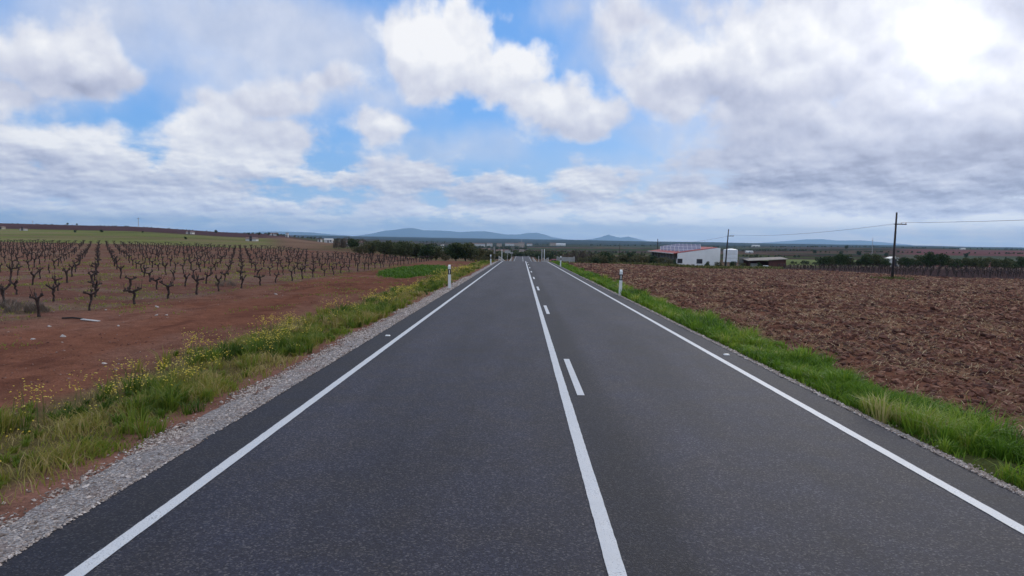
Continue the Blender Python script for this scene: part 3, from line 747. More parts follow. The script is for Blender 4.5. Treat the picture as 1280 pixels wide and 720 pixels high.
# wildflowers: thin stems with pale yellow petals
m_petal = toned('petal', [(0, (.78, .58, .04)), (1, (.84, .72, .18))], .6, .3)
m_stem = toned('stem', [(0, (.07, .11, .02)), (1, (.20, .19, .06))], .7, .2)
Q = scatter(-8.2, -4.6, 6.0, 75, lambda y: 27 * min(1, 12 / y) ** .8, ybands(6.0, 75)); x, y = Q.T
w1 = warp_line(y, .5, .25, 81)
k = rng.random(len(x)) < (.10 + .9 * sstep(fbm(x * .6, y * .35, 130, 3), .48, .64)) * (1 - sstep(-x, 6.2 + w1, 7.2 + w1)) * sstep(-x, 4.6, 5.2)
x, y = x[k], y[k]; n = len(x)
hh = rng.uniform(.22, .48, n); gz_ = H(x, y)
st = np.stack([x, y, gz_], 1)
tag(link('flower_stems', blades(st, hh, .006 * (1 + y / 12), .25, 'flower_stems', m_stem, 12, rng.random(n))), kind='stuff')
m5 = 6
off = rng.normal(0, 1, (n, m5, 3)) * np.array([.05, .05, .045]); 
FP = (np.stack([x, y, gz_ + hh * .92], 1)[:, None, :] + off).reshape(-1, 3)
sz = np.repeat(.010 * (1 + y / 40), m5) * rng.uniform(.7, 1.3, n * m5)
tag(link('wildflowers', chunks(FP, sz, OCT_V, OCT_F, 'wildflowers', m_petal, 13, rng.random(n * m5), .55, .4)), kind='stuff')

# ------------------------------------------------------------------ ploughed field: clods and straw
m_clod = toned('clod', [(0, (.06, .026, .02)), (.35, (.135, .058, .040)), (.7, (.235, .112, .072)), (1, (.40, .23, .15))], .95, scale=25)
m_straw = toned('straw', [(0, (.20, .11, .058)), (.5, (.40, .27, .145)), (1, (.64, .50, .31))], .8, .15)
def fieldmask(x, y): return sstep(x, 6.3, 6.8) * (1 - sstep(y, field_far_edge(x) - 3, field_far_edge(x)))
Q = np.concatenate([scatter(6.0, 70, a, b_, lambda yy: 130 * min(1, 14 / yy) ** 1.2, [(a, b_)]) for a, b_ in ybands(7, 130)])
x, y = Q.T; k = rng.random(len(x)) < fieldmask(x, y) * (.35 + .65 * sstep(fbm(x * 1.3, y * 1.0, 140, 3), .4, .6)); x, y = x[k], y[k]; n = len(x)
sz = (.013 + .058 * rng.random(n) ** 2.8) * (1 + y / 38)
tone = np.clip(.30 + .5 * (fbm(x * .5, y * .3, 142, 3) - .35) + rng.normal(0, .2, n), 0, 1)
print('clods', n)
tag(link('soil_clods', chunks(np.stack([x, y, H(x, y) + sz * .2], 1), sz, ICO_V, ICO_F, 'soil_clods', m_clod, 14, tone, .7, .5)), kind='stuff')
Q = np.concatenate([scatter(6.0, 75, a, b_, lambda yy: 130 * min(1, 14 / yy) ** 1.25, [(a, b_)]) for a, b_ in ybands(7, 135)])
x, y = Q.T; k = rng.random(len(x)) < fieldmask(x, y) * (.15 + .85 * sstep(fbm(x * .9, y * .5, 76, 4), .42, .62)); x, y = x[k], y[k]; n = len(x)
print('straw', n)
tag(link('straw', blades(np.stack([x, y, H(x, y) + .01], 1), rng.uniform(.05, .20, n) * (1 + y / 60), .007 * (1 + y / 12) * rng.uniform(.6, 1.4, n), 1.7, 'straw', m_straw, 15, rng.random(n), droop=.9, upf=.5)), kind='stuff')
# loose crumbs on the track and in the vineyard
Q = scatter(-40, -6.4, 9, 80, lambda yy: 26 * min(1, 14 / yy) ** 1.1, ybands(9, 80)); x, y = Q.T; n = len(x)
k = (fbm(x * .6, y * .3, 150, 3) > .44) | (x < -14); x, y = x[k], y[k]; n = len(x)
sz = (.006 + .022 * rng.random(n) ** 3) * (1 + y / 60)
m_crumb = toned('soil_crumb', [(0, (.12, .052, .038)), (.8, (.20, .09, .065)), (1, (.36, .27, .22))], .95)
tag(link('soil_crumbs', chunks(np.stack([x, y, H(x, y) + sz * .2], 1), sz, OCT_V, OCT_F, 'soil_crumbs', m_crumb, 16, rng.random(n), .7, .3)), kind='stuff')

# pale stones and a broken board on the track
m_stone = simple('pale_stone', (.42, .37, .33), .85, .3, 12, bmp=.02)
STN = [((132, 388), 'pale stone on the red track below the second vine'), ((197, 384), 'flat white stone on the track edge beside the vines'), ((196, 394), 'small pale stone in a pair below the flat white stone'),
       ((208, 395), 'right-hand small pale stone of a pair on the red track'), ((148, 408), 'small white stone lying right of the broken board'), ((79, 421), 'bright rounded stone on bare red track at the far left'),
       ((42, 425), 'low buff stone, leftmost on the red dirt track'), ((62, 408), 'tiny pale stone left of the broken board'), ((131, 455), 'small pale stone on the track nearest the yellow flowers'), ((345, 369), 'pale flat stone where the track narrows towards the road end')]
def on_ground(px, py, lo=5, hi=400):
    # march down the pixel's ray to the terrain
    d = ray(px, py); t = lo
    while t < hi:
        p = Vector((0, 0, CAM_H)) + d * t
        if p.z <= float(base_h(np.array([p.x]), np.array([p.y]))[0]): return p
        t += .05
    return p
for i, ((px, py), lab) in enumerate(STN):
    p = on_ground(px, py); s = .024 + .02 * ((i * 7) % 4) / 3
    me = chunks(np.array([[0, 0, 0.]]), np.array([s * 1.6 + p.y * .0006]), ICO_V, ICO_F, 'stone', m_stone, 20 + i, np.array([.8]), .55, .35)
    o = link('stone', me, loc=(p.x, p.y, hz(p.x, p.y) + s * .3)); tag(o, lab, 'stone', 'stones on the dirt track')
p = on_ground(113, 401); mb = MB(); mb.hexa([(-.32, -.04, 0), (.3, -.06, .0), (.33, .03, .0), (-.3, .05, .0), (-.32, -.04, .025), (.3, -.06, .02), (.33, .03, .02), (-.3, .05, .025)])
o = mb.build('board', simple('weathered_board', (.55, .53, .50), .7, .25, 9), None, (p.x, p.y, hz(p.x, p.y) + .03)); o.rotation_euler = (.04, .03, -.25)
tag(o, 'pale weathered board lying flat on the red dirt track', 'board')
p = on_ground(92, 399); mb = MB(); mb.tube([(-.35, 0, .03), (-.05, .04, .05), (.3, -.02, .03)], [.03, .035, .02], 6, jit=.2)
tag(mb.build('branch', simple('dark_bark', (.035, .028, .025), .9), None, (p.x, p.y, hz(p.x, p.y))), 'short dark dead branch beside the pale board on the track', 'branch')

# ------------------------------------------------------------------ vines
m_bark = simple('vine_bark', (.024, .014, .012), .9, .45, 30, c2=(.070, .042, .034), bmp=.01)
def vine_shapes(seed):
    random.seed(seed)
    H0 = random.uniform(.42, .58); lx, ly = random.uniform(-.12, .12), random.uniform(-.08, .08)
    pts = [Vector((0, 0, -.08))]; n = 5
    for i in range(1, n + 1):
        f = i / n; pts.append(Vector((lx * f + random.uniform(-.03, .03), ly * f + random.uniform(-.03, .03), H0 * f)))
    t = MB().tube(pts, [.052, .037, .036, .036, .046, .060], 8, jit=.22)
    top = pts[-1]; arms = []
    na = random.choice((2, 3, 3, 4)); a0 = random.uniform(-.5, .5)
    for k in range(na):
        a = a0 + 2 * math.pi * k / na + random.uniform(-.35, .35)
        if na == 2: a = a0 * .5 + math.pi * k
        L = random.uniform(.14, .31); rise = random.uniform(.02, .15)
        m_ = MB(); d = Vector((math.cos(a), math.sin(a), 0))
        p1 = top + d * L * .5 + Vector((0, 0, rise * .25 + random.uniform(-.02, .03))); p2 = top + d * L + Vector((0, 0, rise))
        m_.tube([top - Vector((0, 0, .03)), p1, p2], [.038, .028, .031], 7, jit=.25)
        for q in range(random.choice((1, 2, 2, 3))):
            b0 = top.lerp(p2, random.uniform(.55, 1.0)); e_ = b0 + Vector((random.uniform(-.05, .05), random.uniform(-.05, .05), random.uniform(.03, .11)))
            m_.tube([b0, e_], [.024, .012], 5, jit=.2)
        for q in range(random.choice((0, 1, 1, 2))):
            b0 = top.lerp(p2, random.uniform(.4, 1.0)); m_.tube([b0, b0 + Vector((random.uniform(-.09, .09), random.uniform(-.09, .09), random.uniform(.14, .34)))], [.009, .005], 4)
        arms.append(m_)
    return t, arms
protos = []
for s in range(10):
    t, arms = vine_shapes(100 + s)
    tm = t.mesh('trunk', m_bark); am = [a.mesh('arm', m_bark) for a in arms]
    whole = MB(); whole.add(t.v, t.f)
    for a in arms: whole.add(a.v, a.f)
    protos.append((tm, am, whole.mesh('grape_vine', m_bark), whole))
ORD = ['zeroth', 'first', 'second', 'third', 'fourth', 'fifth', 'sixth', 'seventh', 'eighth', 'ninth', 'tenth', 'eleventh', 'twelfth', 'thirteenth', 'fourteenth', 'fifteenth', 'sixteenth', 'seventeenth', 'eighteenth', 'nineteenth', 'twentieth']
TENS = {2: 'twenty', 3: 'thirty', 4: 'forty', 5: 'fifty', 6: 'sixty'}
def ordinal(n):
    if n <= 20: return ORD[n]
    return TENS[n // 10] + ('-' + ORD[n % 10] if n % 10 else '') if n % 10 else TENS[n // 10][:-1] + 'ieth'
random.seed(31)
cand = []
for r_ in range(0, 45):
    X0 = -14.4 - 3.05 * r_; cnt = 0
    for q in range(0, 60):
        Y0 = 22.0 + 2.66 * q
        if Y0 > 152 - .1 * r_ or X0 / Y0 < -.745: continue
        if Y0 > 120 and X0 > -34 + (Y0 - 120) * -.5 : continue
        cnt += 1
        if random.random() < .04 and r_ > 0: continue
        jx, jy = random.uniform(-.1, .1), random.uniform(-.12, .12)
        cand.append((Y0, X0 + jx, Y0 + jy, r_, cnt))
cand.sort(key=lambda c: c[0])
print('vines', len(cand))
for i, (_, x, y, r_, cnt) in enumerate(cand[:300]):
    tm, am, wm, _w = protos[random.randrange(10)]
    s = random.uniform(.92, 1.2); rz = random.uniform(0, 6.28)
    lab = f'bare pruned vine, {ordinal(cnt)} from the near end of the {ordinal(r_ + 1)} row from the track'
    if r_ == 0: lab = f'bare pruned vine, {ordinal(cnt)} from the near end of the row along the track'
    loc = (x, y, hz(x, y)); grp = 'bare grape vines in rows left of the road'
    if i < 70:
        o = empty('grape_vine', loc, rz, lab, 'vine', grp); o.scale = (s, s, s)
        link('trunk', tm, o)
        for a in am: link('arm', a, o)
    else:
        o = link('grape_vine', wm, None, loc); o.rotation_euler = (0, 0, rz); o.scale = (s, s, s); tag(o, lab, 'vine', grp)
def merged(name, places, shapes, mat, kind='stuff'):
    Vs, Fs, n0 = [], {}, 0
    for (x, y, z, s, rz, k) in places:
        V = np.array(shapes[k].v); c, q = math.cos(rz), math.sin(rz)
        V = np.stack([V[:, 0] * c - V[:, 1] * q, V[:, 0] * q + V[:, 1] * c, V[:, 2]], 1) * s + (x, y, z)
        for f in shapes[k].f: Fs.setdefault(len(f), []).append([i + n0 for i in f])
        Vs.append(V); n0 += len(V)
    me = np_mesh(name, np.concatenate(Vs), [np.array(v) for v in Fs.values()], mat)
    return tag(link(name, me), kind=kind)
low = []
for s in range(5):
    random.seed(200 + s); w = MB(); lx = random.uniform(-.1, .1); t = Vector((lx, 0, .48))
    w.tube([(0, 0, -.05), t], [.055, .045], 4, cap=False)
    for k in range(3):
        a = k * 2.1 + s; w.tube([t, t + Vector((math.cos(a) * .26, math.sin(a) * .26, .16))], [.04, .02], 4, cap=False)
    low.append(w)
random.seed(33)
far_places = [(x, y, hz(x, y), random.uniform(1.05, 1.4), random.uniform(0, 6.28), random.randrange(5)) for (_, x, y, r_, cnt) in cand[300:]]
# a second vineyard on the far side of the ploughed field
for r_ in range(0, 40):
    for q in range(0, 26):
        x = 36 + 2.4 * r_ + random.uniform(-.15, .15); y = float(field_far_edge(np.array([x]))[0]) + 3 + 2.2 * q + random.uniform(-.2, .2)
        if x / y > .78 or x / y < .345 or y > 156: continue
        far_places.append((x, y, hz(x, y), random.uniform(1.0, 1.5), random.uniform(0, 6.28), random.randrange(5)))
merged('distant_vines', far_places, low, m_bark)

# ------------------------------------------------------------------ shrubs and trees
def leaf_mesh(name, lobes, n, size, mat, seed, zmin=.0, fill=.55):
    """lobes: (x,y,z,rx,ry,rz); small leaf-sized quads spread through the crown's volume"""
    r = np.random.default_rng(seed); vol = np.array([l[3] * l[4] * l[5] for l in lobes]); pick = r.choice(len(lobes), n, p=vol / vol.sum())
    L = np.array(lobes)[pick]; d = r.normal(size=(n, 3)); d /= np.linalg.norm(d, axis=1)[:, None]
    rad = (fill + (1 - fill) * r.random(n)) ** .6 * r.choice([1.0, 1.0, 1.12, .7], n)
    P = L[:, :3] + d * rad[:, None] * L[:, 3:6]
    cl = fbm(P[:, 0] * 3 + P[:, 2] * 2.3, P[:, 1] * 3 - P[:, 2] * 1.7, seed, 2)
    k = (P[:, 2] > zmin) & (cl > .36); P, d, cl = P[k], d[k], cl[k]; n = len(P)
    a = r.normal(size=(n, 3)); a /= np.linalg.norm(a, axis=1)[:, None]; b_ = np.cross(a, r.normal(size=(n, 3))); b_ /= np.linalg.norm(b_, axis=1)[:, None]
    s = (size * r.uniform(.6, 1.4, n))[:, None]
    V = np.stack([P - a * s * .5, P + b_ * s * .32, P + a * s * .5, P - b_ * s * .32], 1).reshape(-1, 3)
    tone = np.clip(.2 + .9 * (cl - .3) + r.normal(0, .15, n), 0, 1)
    return np_mesh(name, V, [np.arange(n * 4).reshape(-1, 4)], mat, {'tone': ('FLOAT', np.repeat(tone, 4))})
def branch_mb(h, spread, seed, r0=.1, n=6, z0=.25):
    random.seed(seed); w = MB(); w.tube([(0, 0, -.1), (random.uniform(-.08, .08), .03, h * z0), (random.uniform(-.1, .1), 0, h * .6)], [r0, r0 * .8, r0 * .4], 7, jit=.15)
    for k in range(n):
        a = k * 2.4 + random.random(); zb = h * random.uniform(z0 * .6, .5)
        e_ = Vector((math.cos(a) * spread * random.uniform(.5, .9), math.sin(a) * spread * random.uniform(.5, .9), zb + h * random.uniform(.2, .45)))
        w.tube([(0, 0, zb), tuple(e_ * .55 + Vector((0, 0, zb * .35))), tuple(e_)], [r0 * .5, r0 * .3, r0 * .1], 5, cap=False)
    return w
m_olive = toned('olive_leaf', [(0, (.035, .045, .018)), (.5, (.085, .10, .042)), (1, (.17, .18, .09))], .7, .2)
m_dark = toned('dark_leaf', [(0, (.018, .034, .012)), (.5, (.045, .072, .026)), (1, (.095, .13, .05))], .7, .15)
m_scrub = toned('scrub_leaf', [(0, (.06, .058, .028)), (.5, (.12, .115, .055)), (1, (.20, .175, .10))], .8, .2)
m_twig = toned('twig', [(0, (.05, .04, .032)), (.5, (.10, .078, .06)), (1, (.17, .135, .105))], .9)
m_trunk = simple('tree_bark', (.06, .048, .04), .95, .4, 8)
def lobes(seed, w, h, n, zc=.5):
    random.seed(seed); o = [(0, 0, h * zc, w * .34, w * .34, h * .38)]
    for k in range(n):
        a = random.uniform(0, 6.28); q = random.uniform(.35, .75); s = random.uniform(.16, .30)
        o.append((math.cos(a) * w * .36 * q * 1.4, math.sin(a) * w * .36 * q * 1.4, h * random.uniform(zc * .5, .86), w * s, w * s, h * s * .8))
    return o
OL = [(leaf_mesh('crown', lobes(300 + i, 3.6, 3.1, 8), 2600, .26, m_olive, 300 + i, .15), branch_mb(3.0, 1.5, 300 + i, .11).mesh('trunk', m_trunk)) for i in range(4)]
DK = [(leaf_mesh('crown', lobes(320 + i, 3.2, 3.1, 7, .48), 2600, .25, m_dark, 320 + i, .1), branch_mb(3.0, 1.3, 320 + i, .10).mesh('trunk', m_trunk)) for i in range(4)]
SC = [(leaf_mesh('foliage', lobes(340 + i, 3.4, 2.1, 9, .42), 2200, .20, m_scrub, 340 + i, .03), branch_mb(1.9, 1.5, 340 + i, .05, 9, .1).mesh('stem', m_trunk)) for i in range(4)]
def twig_crown(seed, w, h):
    r = np.random.default_rng(seed); n = 1500
    a = r.uniform(0, 6.28, n); q = np.sqrt(r.random(n)); P = np.stack([np.cos(a) * q * w * .45, np.sin(a) * q * w * .45, r.uniform(.1, .9, n) * h * (1 - .35 * q)], 1)
    return blades(P, r.uniform(.2, .6, n), np.full(n, .035), .6, 'twigs', m_twig, seed, r.random(n))
BR = [(twig_crown(360 + i, 3.2, 2.9), branch_mb(2.9, 1.4, 360 + i, .07, 9, .12).mesh('trunk', m_trunk)) for i in range(2)]
def plant(kind, protos_, x, y, s, label, cat, group, names=('crown', 'trunk'), sz=1.0, name='tree', z=None):
    k = random.randrange(len(protos_)); f, t = protos_[k]
    o = empty(name, (x, y, hz(x, y) if z is None else z), random.uniform(0, 6.28), label, cat, group); o.scale = (s, s, s * sz)
    link(names[0], f, o); link(names[1], t, o); return o
random.seed(41)
# olive belt beyond the vineyard, left of the road
L_ = [(452, 134, .75, 0), (466, 138, .95, 1), (480, 132, 1.05, 1), (494, 136, 1.05, 1), (507, 130, 1.1, 1), (520, 134, 1.1, 1), (533, 129, 1.1, 1), (545, 133, .95, 1), (557, 137, .8, 2), (570, 126, 1.15, 1), (582, 127, 1.2, 1), (593, 133, 1.0, 2), (604, 140, .9, 2), (612, 150, .85, 2)]
for i, (px, Y, s, kd) in enumerate(L_):
    x = at(px, 322, Y).x
    if kd == 1: plant('o', OL if i % 3 else DK, x, Y, s, f'dark olive bushy tree, {ordinal(i + 1)} from the left in the belt left of the road', 'tree', 'tree belt beyond the left vineyard', name='olive_tree', sz=.92)
    else: plant('s', SC, x, Y, s * 1.25, f'greyish scrubby bush, {ordinal(i + 1)} from the left in the belt left of the road', 'bush', 'tree belt beyond the left vineyard', ('foliage', 'stem'), name='shrub')
for i, (px, Y, s, kd) in enumerate([(424, 170, 1.0, 0), (434, 176, 1.15, 0), (443, 172, .85, 1), (452, 178, 1.1, 0), (461, 172, .9, 0)]):
    x = at(px, 310, Y).x
    plant('b', BR if kd == 0 else DK, x, Y, s, f'{"bare grey twiggy" if kd == 0 else "dark leafy"} tree, {ordinal(i + 1)} from the left in the clump behind the vineyard corner', 'tree', 'clump at the vineyard corner', ('twigs' if kd == 0 else 'crown', 'trunk'), name='bare_tree' if kd == 0 else 'dark_tree')
# scrub to the right of the road
R_ = [(712, 175, 1.35, 2), (722, 165, 1.5, 2), (733, 168, 1.45, 2), (742, 158, 1.25, 0), (752, 152, 1.1, 0), (762, 156, 1.15, 1), (773, 150, 1.05, 0), (783, 154, 1.1, 1), (794, 150, 1.0, 0), (804, 153, 1.0, 0), (815, 156, .95, 1), (826, 152, .85, 0), (836, 155, .8, 0), (728, 142, .8, 0), (745, 140, .6, 1)]
for i, (px, Y, s, kd) in enumerate(R_):
    x = at(px, 325, Y).x
    pr, nm, ad, c_ = ((SC, 'shrub', 'low olive green shrub', ('foliage', 'stem')), (DK, 'dark_bush', 'dark green bush', ('foliage', 'stem')), (BR, 'twiggy_bush', 'tall brown twiggy bush', ('twigs', 'stem')))[kd]
    plant('r', pr, x, Y, s, f'{ad}, {ordinal(i + 1) if i < 13 else ORD[i - 12] + " of two in front"} in the thicket between road and white farm building' if i < 13 else f'{ad}, {"nearer the road" if i == 13 else "farther from the road"}, in front of the thicket', 'bush', 'thicket right of the road', c_, name=nm, sz=.75 if kd == 1 else .95)
# small bushes at the farm
for i, (px, Y, s, lab) in enumerate([(842, 164, .45, 'small shrub at the left corner of the white farm building'), (866, 166, .3, 'low weed bush under the first window of the white building'), (884, 166, .4, 'low bush below the second window of the white building'), (898, 163, .65, 'dark bush at the right corner of the white building'), (915, 161, .45, 'low bush under the white water tank'), (928, 162, .5, 'low bush in front of the grey sheet fence'), (950, 158, .35, 'low green bush in front of the open shed')]):
    x = at(px, 330, Y).x; plant('f', SC if i % 2 else DK, x, Y, s, lab, 'bush', 'bushes around the farm', ('foliage', 'stem'), name='shrub')
# row of dark trees on the right, beyond the second vineyard
T_ = [(1029, 1.0), (1036, .7), (1045, .7), (1052, .95), (1058, .9), (1073, .7), (1083, .9), (1091, 1.05), (1099, 1.05), (1107, .8), (1126, .75), (1135, .85), (1145, .8), (1153, 1.0), (1163, 1.05), (1176, 1.05), (1187, .95), (1197, .8), (1209, .8), (1220, .9), (1231, .85), (1244, .85), (1256, .95), (1266, .9), (1277, .9)]
for i, (px, s) in enumerate(T_):
    Y = 170 + (i * 37 % 11); x = at(px, 328, Y).x
    g = 18 <= i <= 21
    plant('t', OL if g or i % 3 == 1 else DK, x, Y, s * 1.02, f'{"greyish" if g else "dark"} bushy tree, {ordinal(i + 1)} from the left in the hedge row beyond the ploughed field', 'tree', 'hedge row trees on the right', name='hedge_tree', sz=random.uniform(.75, 1.2))
# distant lone trees
def cone_mesh(seed):
    r = random.Random(seed); lo = [(0, 0, 1 + k * .9, 1.5 - .28 * k, 1.5 - .28 * k, .8) for k in range(5)]
    return leaf_mesh('conifer', lo, 1600, .45, m_dark, seed, .2)
CN = [cone_mesh(380), cone_mesh(381)]
def lone(name, me, px, py, Y, s, label, cat='tree', group='distant lone trees'):
    x = at(px, py, Y).x; z = hz(x, Y); s *= .62 if Y > 390 and 'skyline' not in label else .85; o = link(name, me, None, (x, Y, z)); o.scale = (s, s, s); o.rotation_euler = (0, 0, px); tag(o, label, cat, group); return o
random.seed(43)
DKW = []
for i in range(3):
    f, t = DK[i]; DKW.append(f)
for i, (px, py, Y, s, lab, nm) in enumerate([
    (1258, 312, 520, 1.05, 'taller pointed conifer near the right edge on the skyline', 'conifer'), (1267, 312, 530, .6, 'smallest conifer between two taller ones on the right skyline', 'conifer'), (1275, 312, 510, 1.0, 'pointed conifer nearest the right edge on the skyline', 'conifer'),
    (1019, 303, 900, 2.4, 'round dark tree on the far plain right of the farm shed', 'round_tree'), (1051, 309, 800, 2.2, 'dark tree beside a far reddish field', 'round_tree'), (1058, 305, 1500, 4, 'dark tree clump on the far horizon left of the tall pole', 'round_tree'), (1074, 312, 760, 2.6, 'broad dark tree above the hedge row, left of the tall pole', 'round_tree'), (1108, 314, 700, 2, 'dark tree on the reddish field behind the tall pole', 'round_tree'), (1208, 312, 720, 2.4, 'low broad tree on the reddish hillside at right', 'round_tree'), (1171, 313, 760, 1.6, 'small tree on the reddish hillside right of the tall pole', 'round_tree'),
    (84, 280, 880, 1.0, 'small dark tree on the left ridge skyline', 'round_tree'), (96, 281, 880, .8, 'tiny tree right of another on the left ridge skyline', 'round_tree'), (127, 291, 420, .9, 'dark bush alone in the left green meadow', 'round_tree'), (178, 290, 440, .55, 'small bush at the top edge of the left meadow', 'round_tree'), (94, 292, 400, .8, 'green bush at the left end of the green meadow', 'round_tree'), (232, 299, 260, .4, 'small bush at the lower edge of the left meadow', 'round_tree'),
    (270, 288, 700, 1.6, 'dark tree at the right end of the left ridge', 'round_tree'), (311, 291, 700, 1.2, 'dark tree just right of the left ridge end', 'round_tree'), (324, 292, 720, 1.6, 'broad dark tree right of the left ridge, before the far white farm', 'round_tree'), (336, 292, 720, 1.5, 'dark tree left of the far white farm building', 'round_tree'), (347, 293, 700, 1.4, 'dark tree touching the far white farm building', 'round_tree'),
    (556, 303, 700, 2.3, 'round dark tree above the olive belt, left of the village', 'round_tree'), (564, 303, 700, 2.6, 'larger round dark tree above the olive belt, beside the village', 'round_tree'), (607, 306, 620, 2, 'round dark tree in front of the village left of the road', 'round_tree'), (617, 308, 560, 1.8, 'dark tree at the village edge left of the road end', 'round_tree'), (621, 304, 800, 2.4, 'dark tree among the village houses', 'round_tree'),
    (673, 318, 330, 1.2, 'yellow-green bush just right of the far road end', 'round_tree'), (682, 320, 330, 1.3, 'dark bush behind the right hand sign posts', 'round_tree'), (690, 320, 320, 1.25, 'dark bush behind the red car', 'round_tree'), (696, 321, 300, 1.0, 'dark bush left of the grey wall', 'round_tree'), (650, 318, 420, 1.2, 'dark bush beyond the road end, above the lane', 'round_tree'), (658, 319, 430, 1.0, 'low dark bush beyond the road end, right of the centre line', 'round_tree'), (641, 316, 440, 1.6, 'grey green bush beyond the left railing', 'round_tree'), (630, 316, 300, 1.0, 'grey green bush behind the thin white sign post', 'round_tree')]):
    lone(nm, CN[i % 2] if nm == 'conifer' else (OL[i % 4][0] if py > 315 and i % 2 else DKW[i % 3]), px, py, Y, s, lab)
# far woods and hedgerows as masses
random.seed(47)
Vs = []
def clump_line(px0, px1, Y, n, s):
    for k in range(n):
        px = random.uniform(px0, px1); y = Y * (random.uniform(.99, 1.01) + .03 * (px - px0) / (px1 - px0)); x = at(px, 300, y).x; Vs.append((x, y, hz(x, y), s * random.uniform(.6, 1.3)))
for a in [(440, 640, 900, 60, 1.3), (560, 660, 1300, 60, 1.6), (700, 860, 900, 60, 1.0), (860, 1020, 1200, 60, 1.3), (990, 1100, 330, 40, .55), (1020, 1280, 1000, 60, .9), (300, 460, 1400, 60, 1.5), (600, 760, 420, 60, 1.1), (640, 700, 560, 40, 1.3), (700, 850, 300, 50, .9), (560, 640, 330, 36, 1.1), (440, 600, 420, 36, 1.1), (850, 1100, 2400, 70, 1.8), (500, 850, 2600, 90, 2.0), (1100, 1280, 2200, 50, 1.6), (0, 300, 860, 50, .35), (700, 1000, 620, 60, .9)]: clump_line(*a)
base_l = leaf_mesh('tmp', lobes(399, 3.2, 2.6, 5, .4), 260, .75, m_dark, 399, .0)
bv = np.array([v.co[:] for v in base_l.vertices]); bf = np.arange(len(bv)).reshape(-1, 4); bt = np.zeros(len(bv)); 
base_l.attributes['tone'].data.foreach_get('value', bt); 
AV = np.concatenate([bv * s + (x, y, z) for x, y, z, s in Vs]); AF = np.concatenate([bf + i * len(bv) for i in range(len(Vs))])
tag(link('distant_woodland', np_mesh('distant_woodland', AV, [AF], m_olive, {'tone': ('FLOAT', np.tile(bt, len(Vs)))})), kind='stuff')
bpy.data.meshes.remove(base_l)
# dry tangles of pruned twigs at the vineyard edge
def tangle(seed, w, h, n=520):
    r = np.random.default_rng(seed); a = r.uniform(0, 6.28, n); q = np.sqrt(r.random(n)); P = np.stack([np.cos(a) * q * w * .4, np.sin(a) * q * w * .4, r.uniform(0, .6, n) * h * (1 - q * q)], 1)
    return blades(P, r.uniform(.12, .4, n) * h * 1.8, np.full(n, .010), .9, 'tumbleweed', m_dry, seed, r.random(n))
m_dry = toned('dry_weed', [(0, (.10, .075, .06)), (1, (.27, .215, .17))], .9, .2)
for i, (px, py, w, h, lab) in enumerate([(28, 390, 1.3, .5, 'grey dry weed clump at the left end of the vineyard edge'), (46, 389, .9, .42, 'rounded buff dry weed beside the first big vine'), (282, 357, 1.4, .45, 'low brown dry weed on the vineyard edge halfway along'), (12, 386, .9, .4, 'small dry weed at the far left frame edge')]):
    p = on_ground(px, py); o = link('dry_weed', tangle(400 + i, w, h), None, (p.x, p.y, hz(p.x, p.y))); tag(o, lab, 'weed', 'dry weeds at the vineyard edge')
# ------------------------------------------------------------------ roadside posts
m_white = simple('white_plastic', (.74, .76, .74), .5, .08, 3)
m_black = simple('black_band', (.02, .02, .022), .5)
m_refl = simple('reflector_glass', (.55, .36, .16), .25)
m_reflw = simple('reflector_white', (.75, .75, .72), .25)
def delineator_meshes():
    # triangular-backed post with a slanted top
    def ring(z, k=1.0, sl=0): return [(-.06 * k, -.035 * k, z), (.06 * k, -.035 * k, z), (.045 * k, .045 * k, z + sl), (-.045 * k, .045 * k, z + sl)]
    body = MB(); body.hexa(ring(-.1) + ring(.62))
    band = MB(); band.hexa(ring(.62, 1.03) + ring(.86, 1.03))
    top = MB(); top.hexa(ring(.86) + ring(.98, .97, .07))
    refl = MB(); refl.box(-.014, .014, -.047, -.036, .66, .82)
    return body.mesh('post_body', m_white), band.mesh('black_band', m_black), top.mesh('post_cap', m_white), refl.mesh('reflector', m_reflw)
DM = delineator_meshes()
DL = [((562, 362), 'white delineator post with black band on the left verge, nearest the camera'), ((775, 368), 'white delineator post with black band standing in the right green verge'),
      ((613.5, 333.5), 'smaller far delineator post on the left verge near the road crest'), ((700.5, 336.5), 'smaller far delineator post on the right verge before the grey wall')]
for (px, py), lab in DL:
    # stands on the verge just outside the asphalt
    side = -1 if px < 652 else 1
    Xv = -3.78 if side < 0 else 4.80
    best = min((abs(at(px, py, Y).x - Xv), Y) for Y in np.arange(15, 160, .1))[1]
    o = empty('delineator_post', (Xv, best, hz(Xv, best)), .0, lab, 'road post', 'white delineator posts'); o.rotation_euler = (0, R(1.2 * side), 0); o.scale = (1.25, 1.25, 1.2)
    for nm, me in zip(('post_body', 'black_band', 'post_cap', 'reflector'), DM): link(nm, me, o)
    print('delineator', px, best)

# ------------------------------------------------------------------ railings, signs at the crest
m_galv = simple('galvanised', (.42, .42, .41), .5, .15, 4, metal=.3)
m_railw = simple('pale_rail', (.55, .53, .50), .7, .2, 4)
def railing(X, y0, y1, step, label):
    o = empty('railing', (X, y0, 0), 0, label, 'railing')
    n = int((y1 - y0) / step)
    for k in range(n + 1):
        y = y0 + k * step; z = hz(X, y); MB().box(X - .07 - X, X + .07 - X, y - .07 - y0, y + .07 - y0, z - .1, z + 1.1).build('rail_post', m_railw, o)
    for hh in (.55, 1.0):
        mb = MB(); mb.tube([(-.02, y0 + k * step - y0, hz(X, y0 + k * step) + hh) for k in range(n + 1)], [.05] * (n + 1), 6); mb.build('rail', m_railw, o)
railing(-4.1, 136, 330, 8, 'pale post and rail fence along the left road edge beyond the crest')
railing(5.15, 142, 335, 8, 'pale post and rail fence along the right road edge beyond the crest')
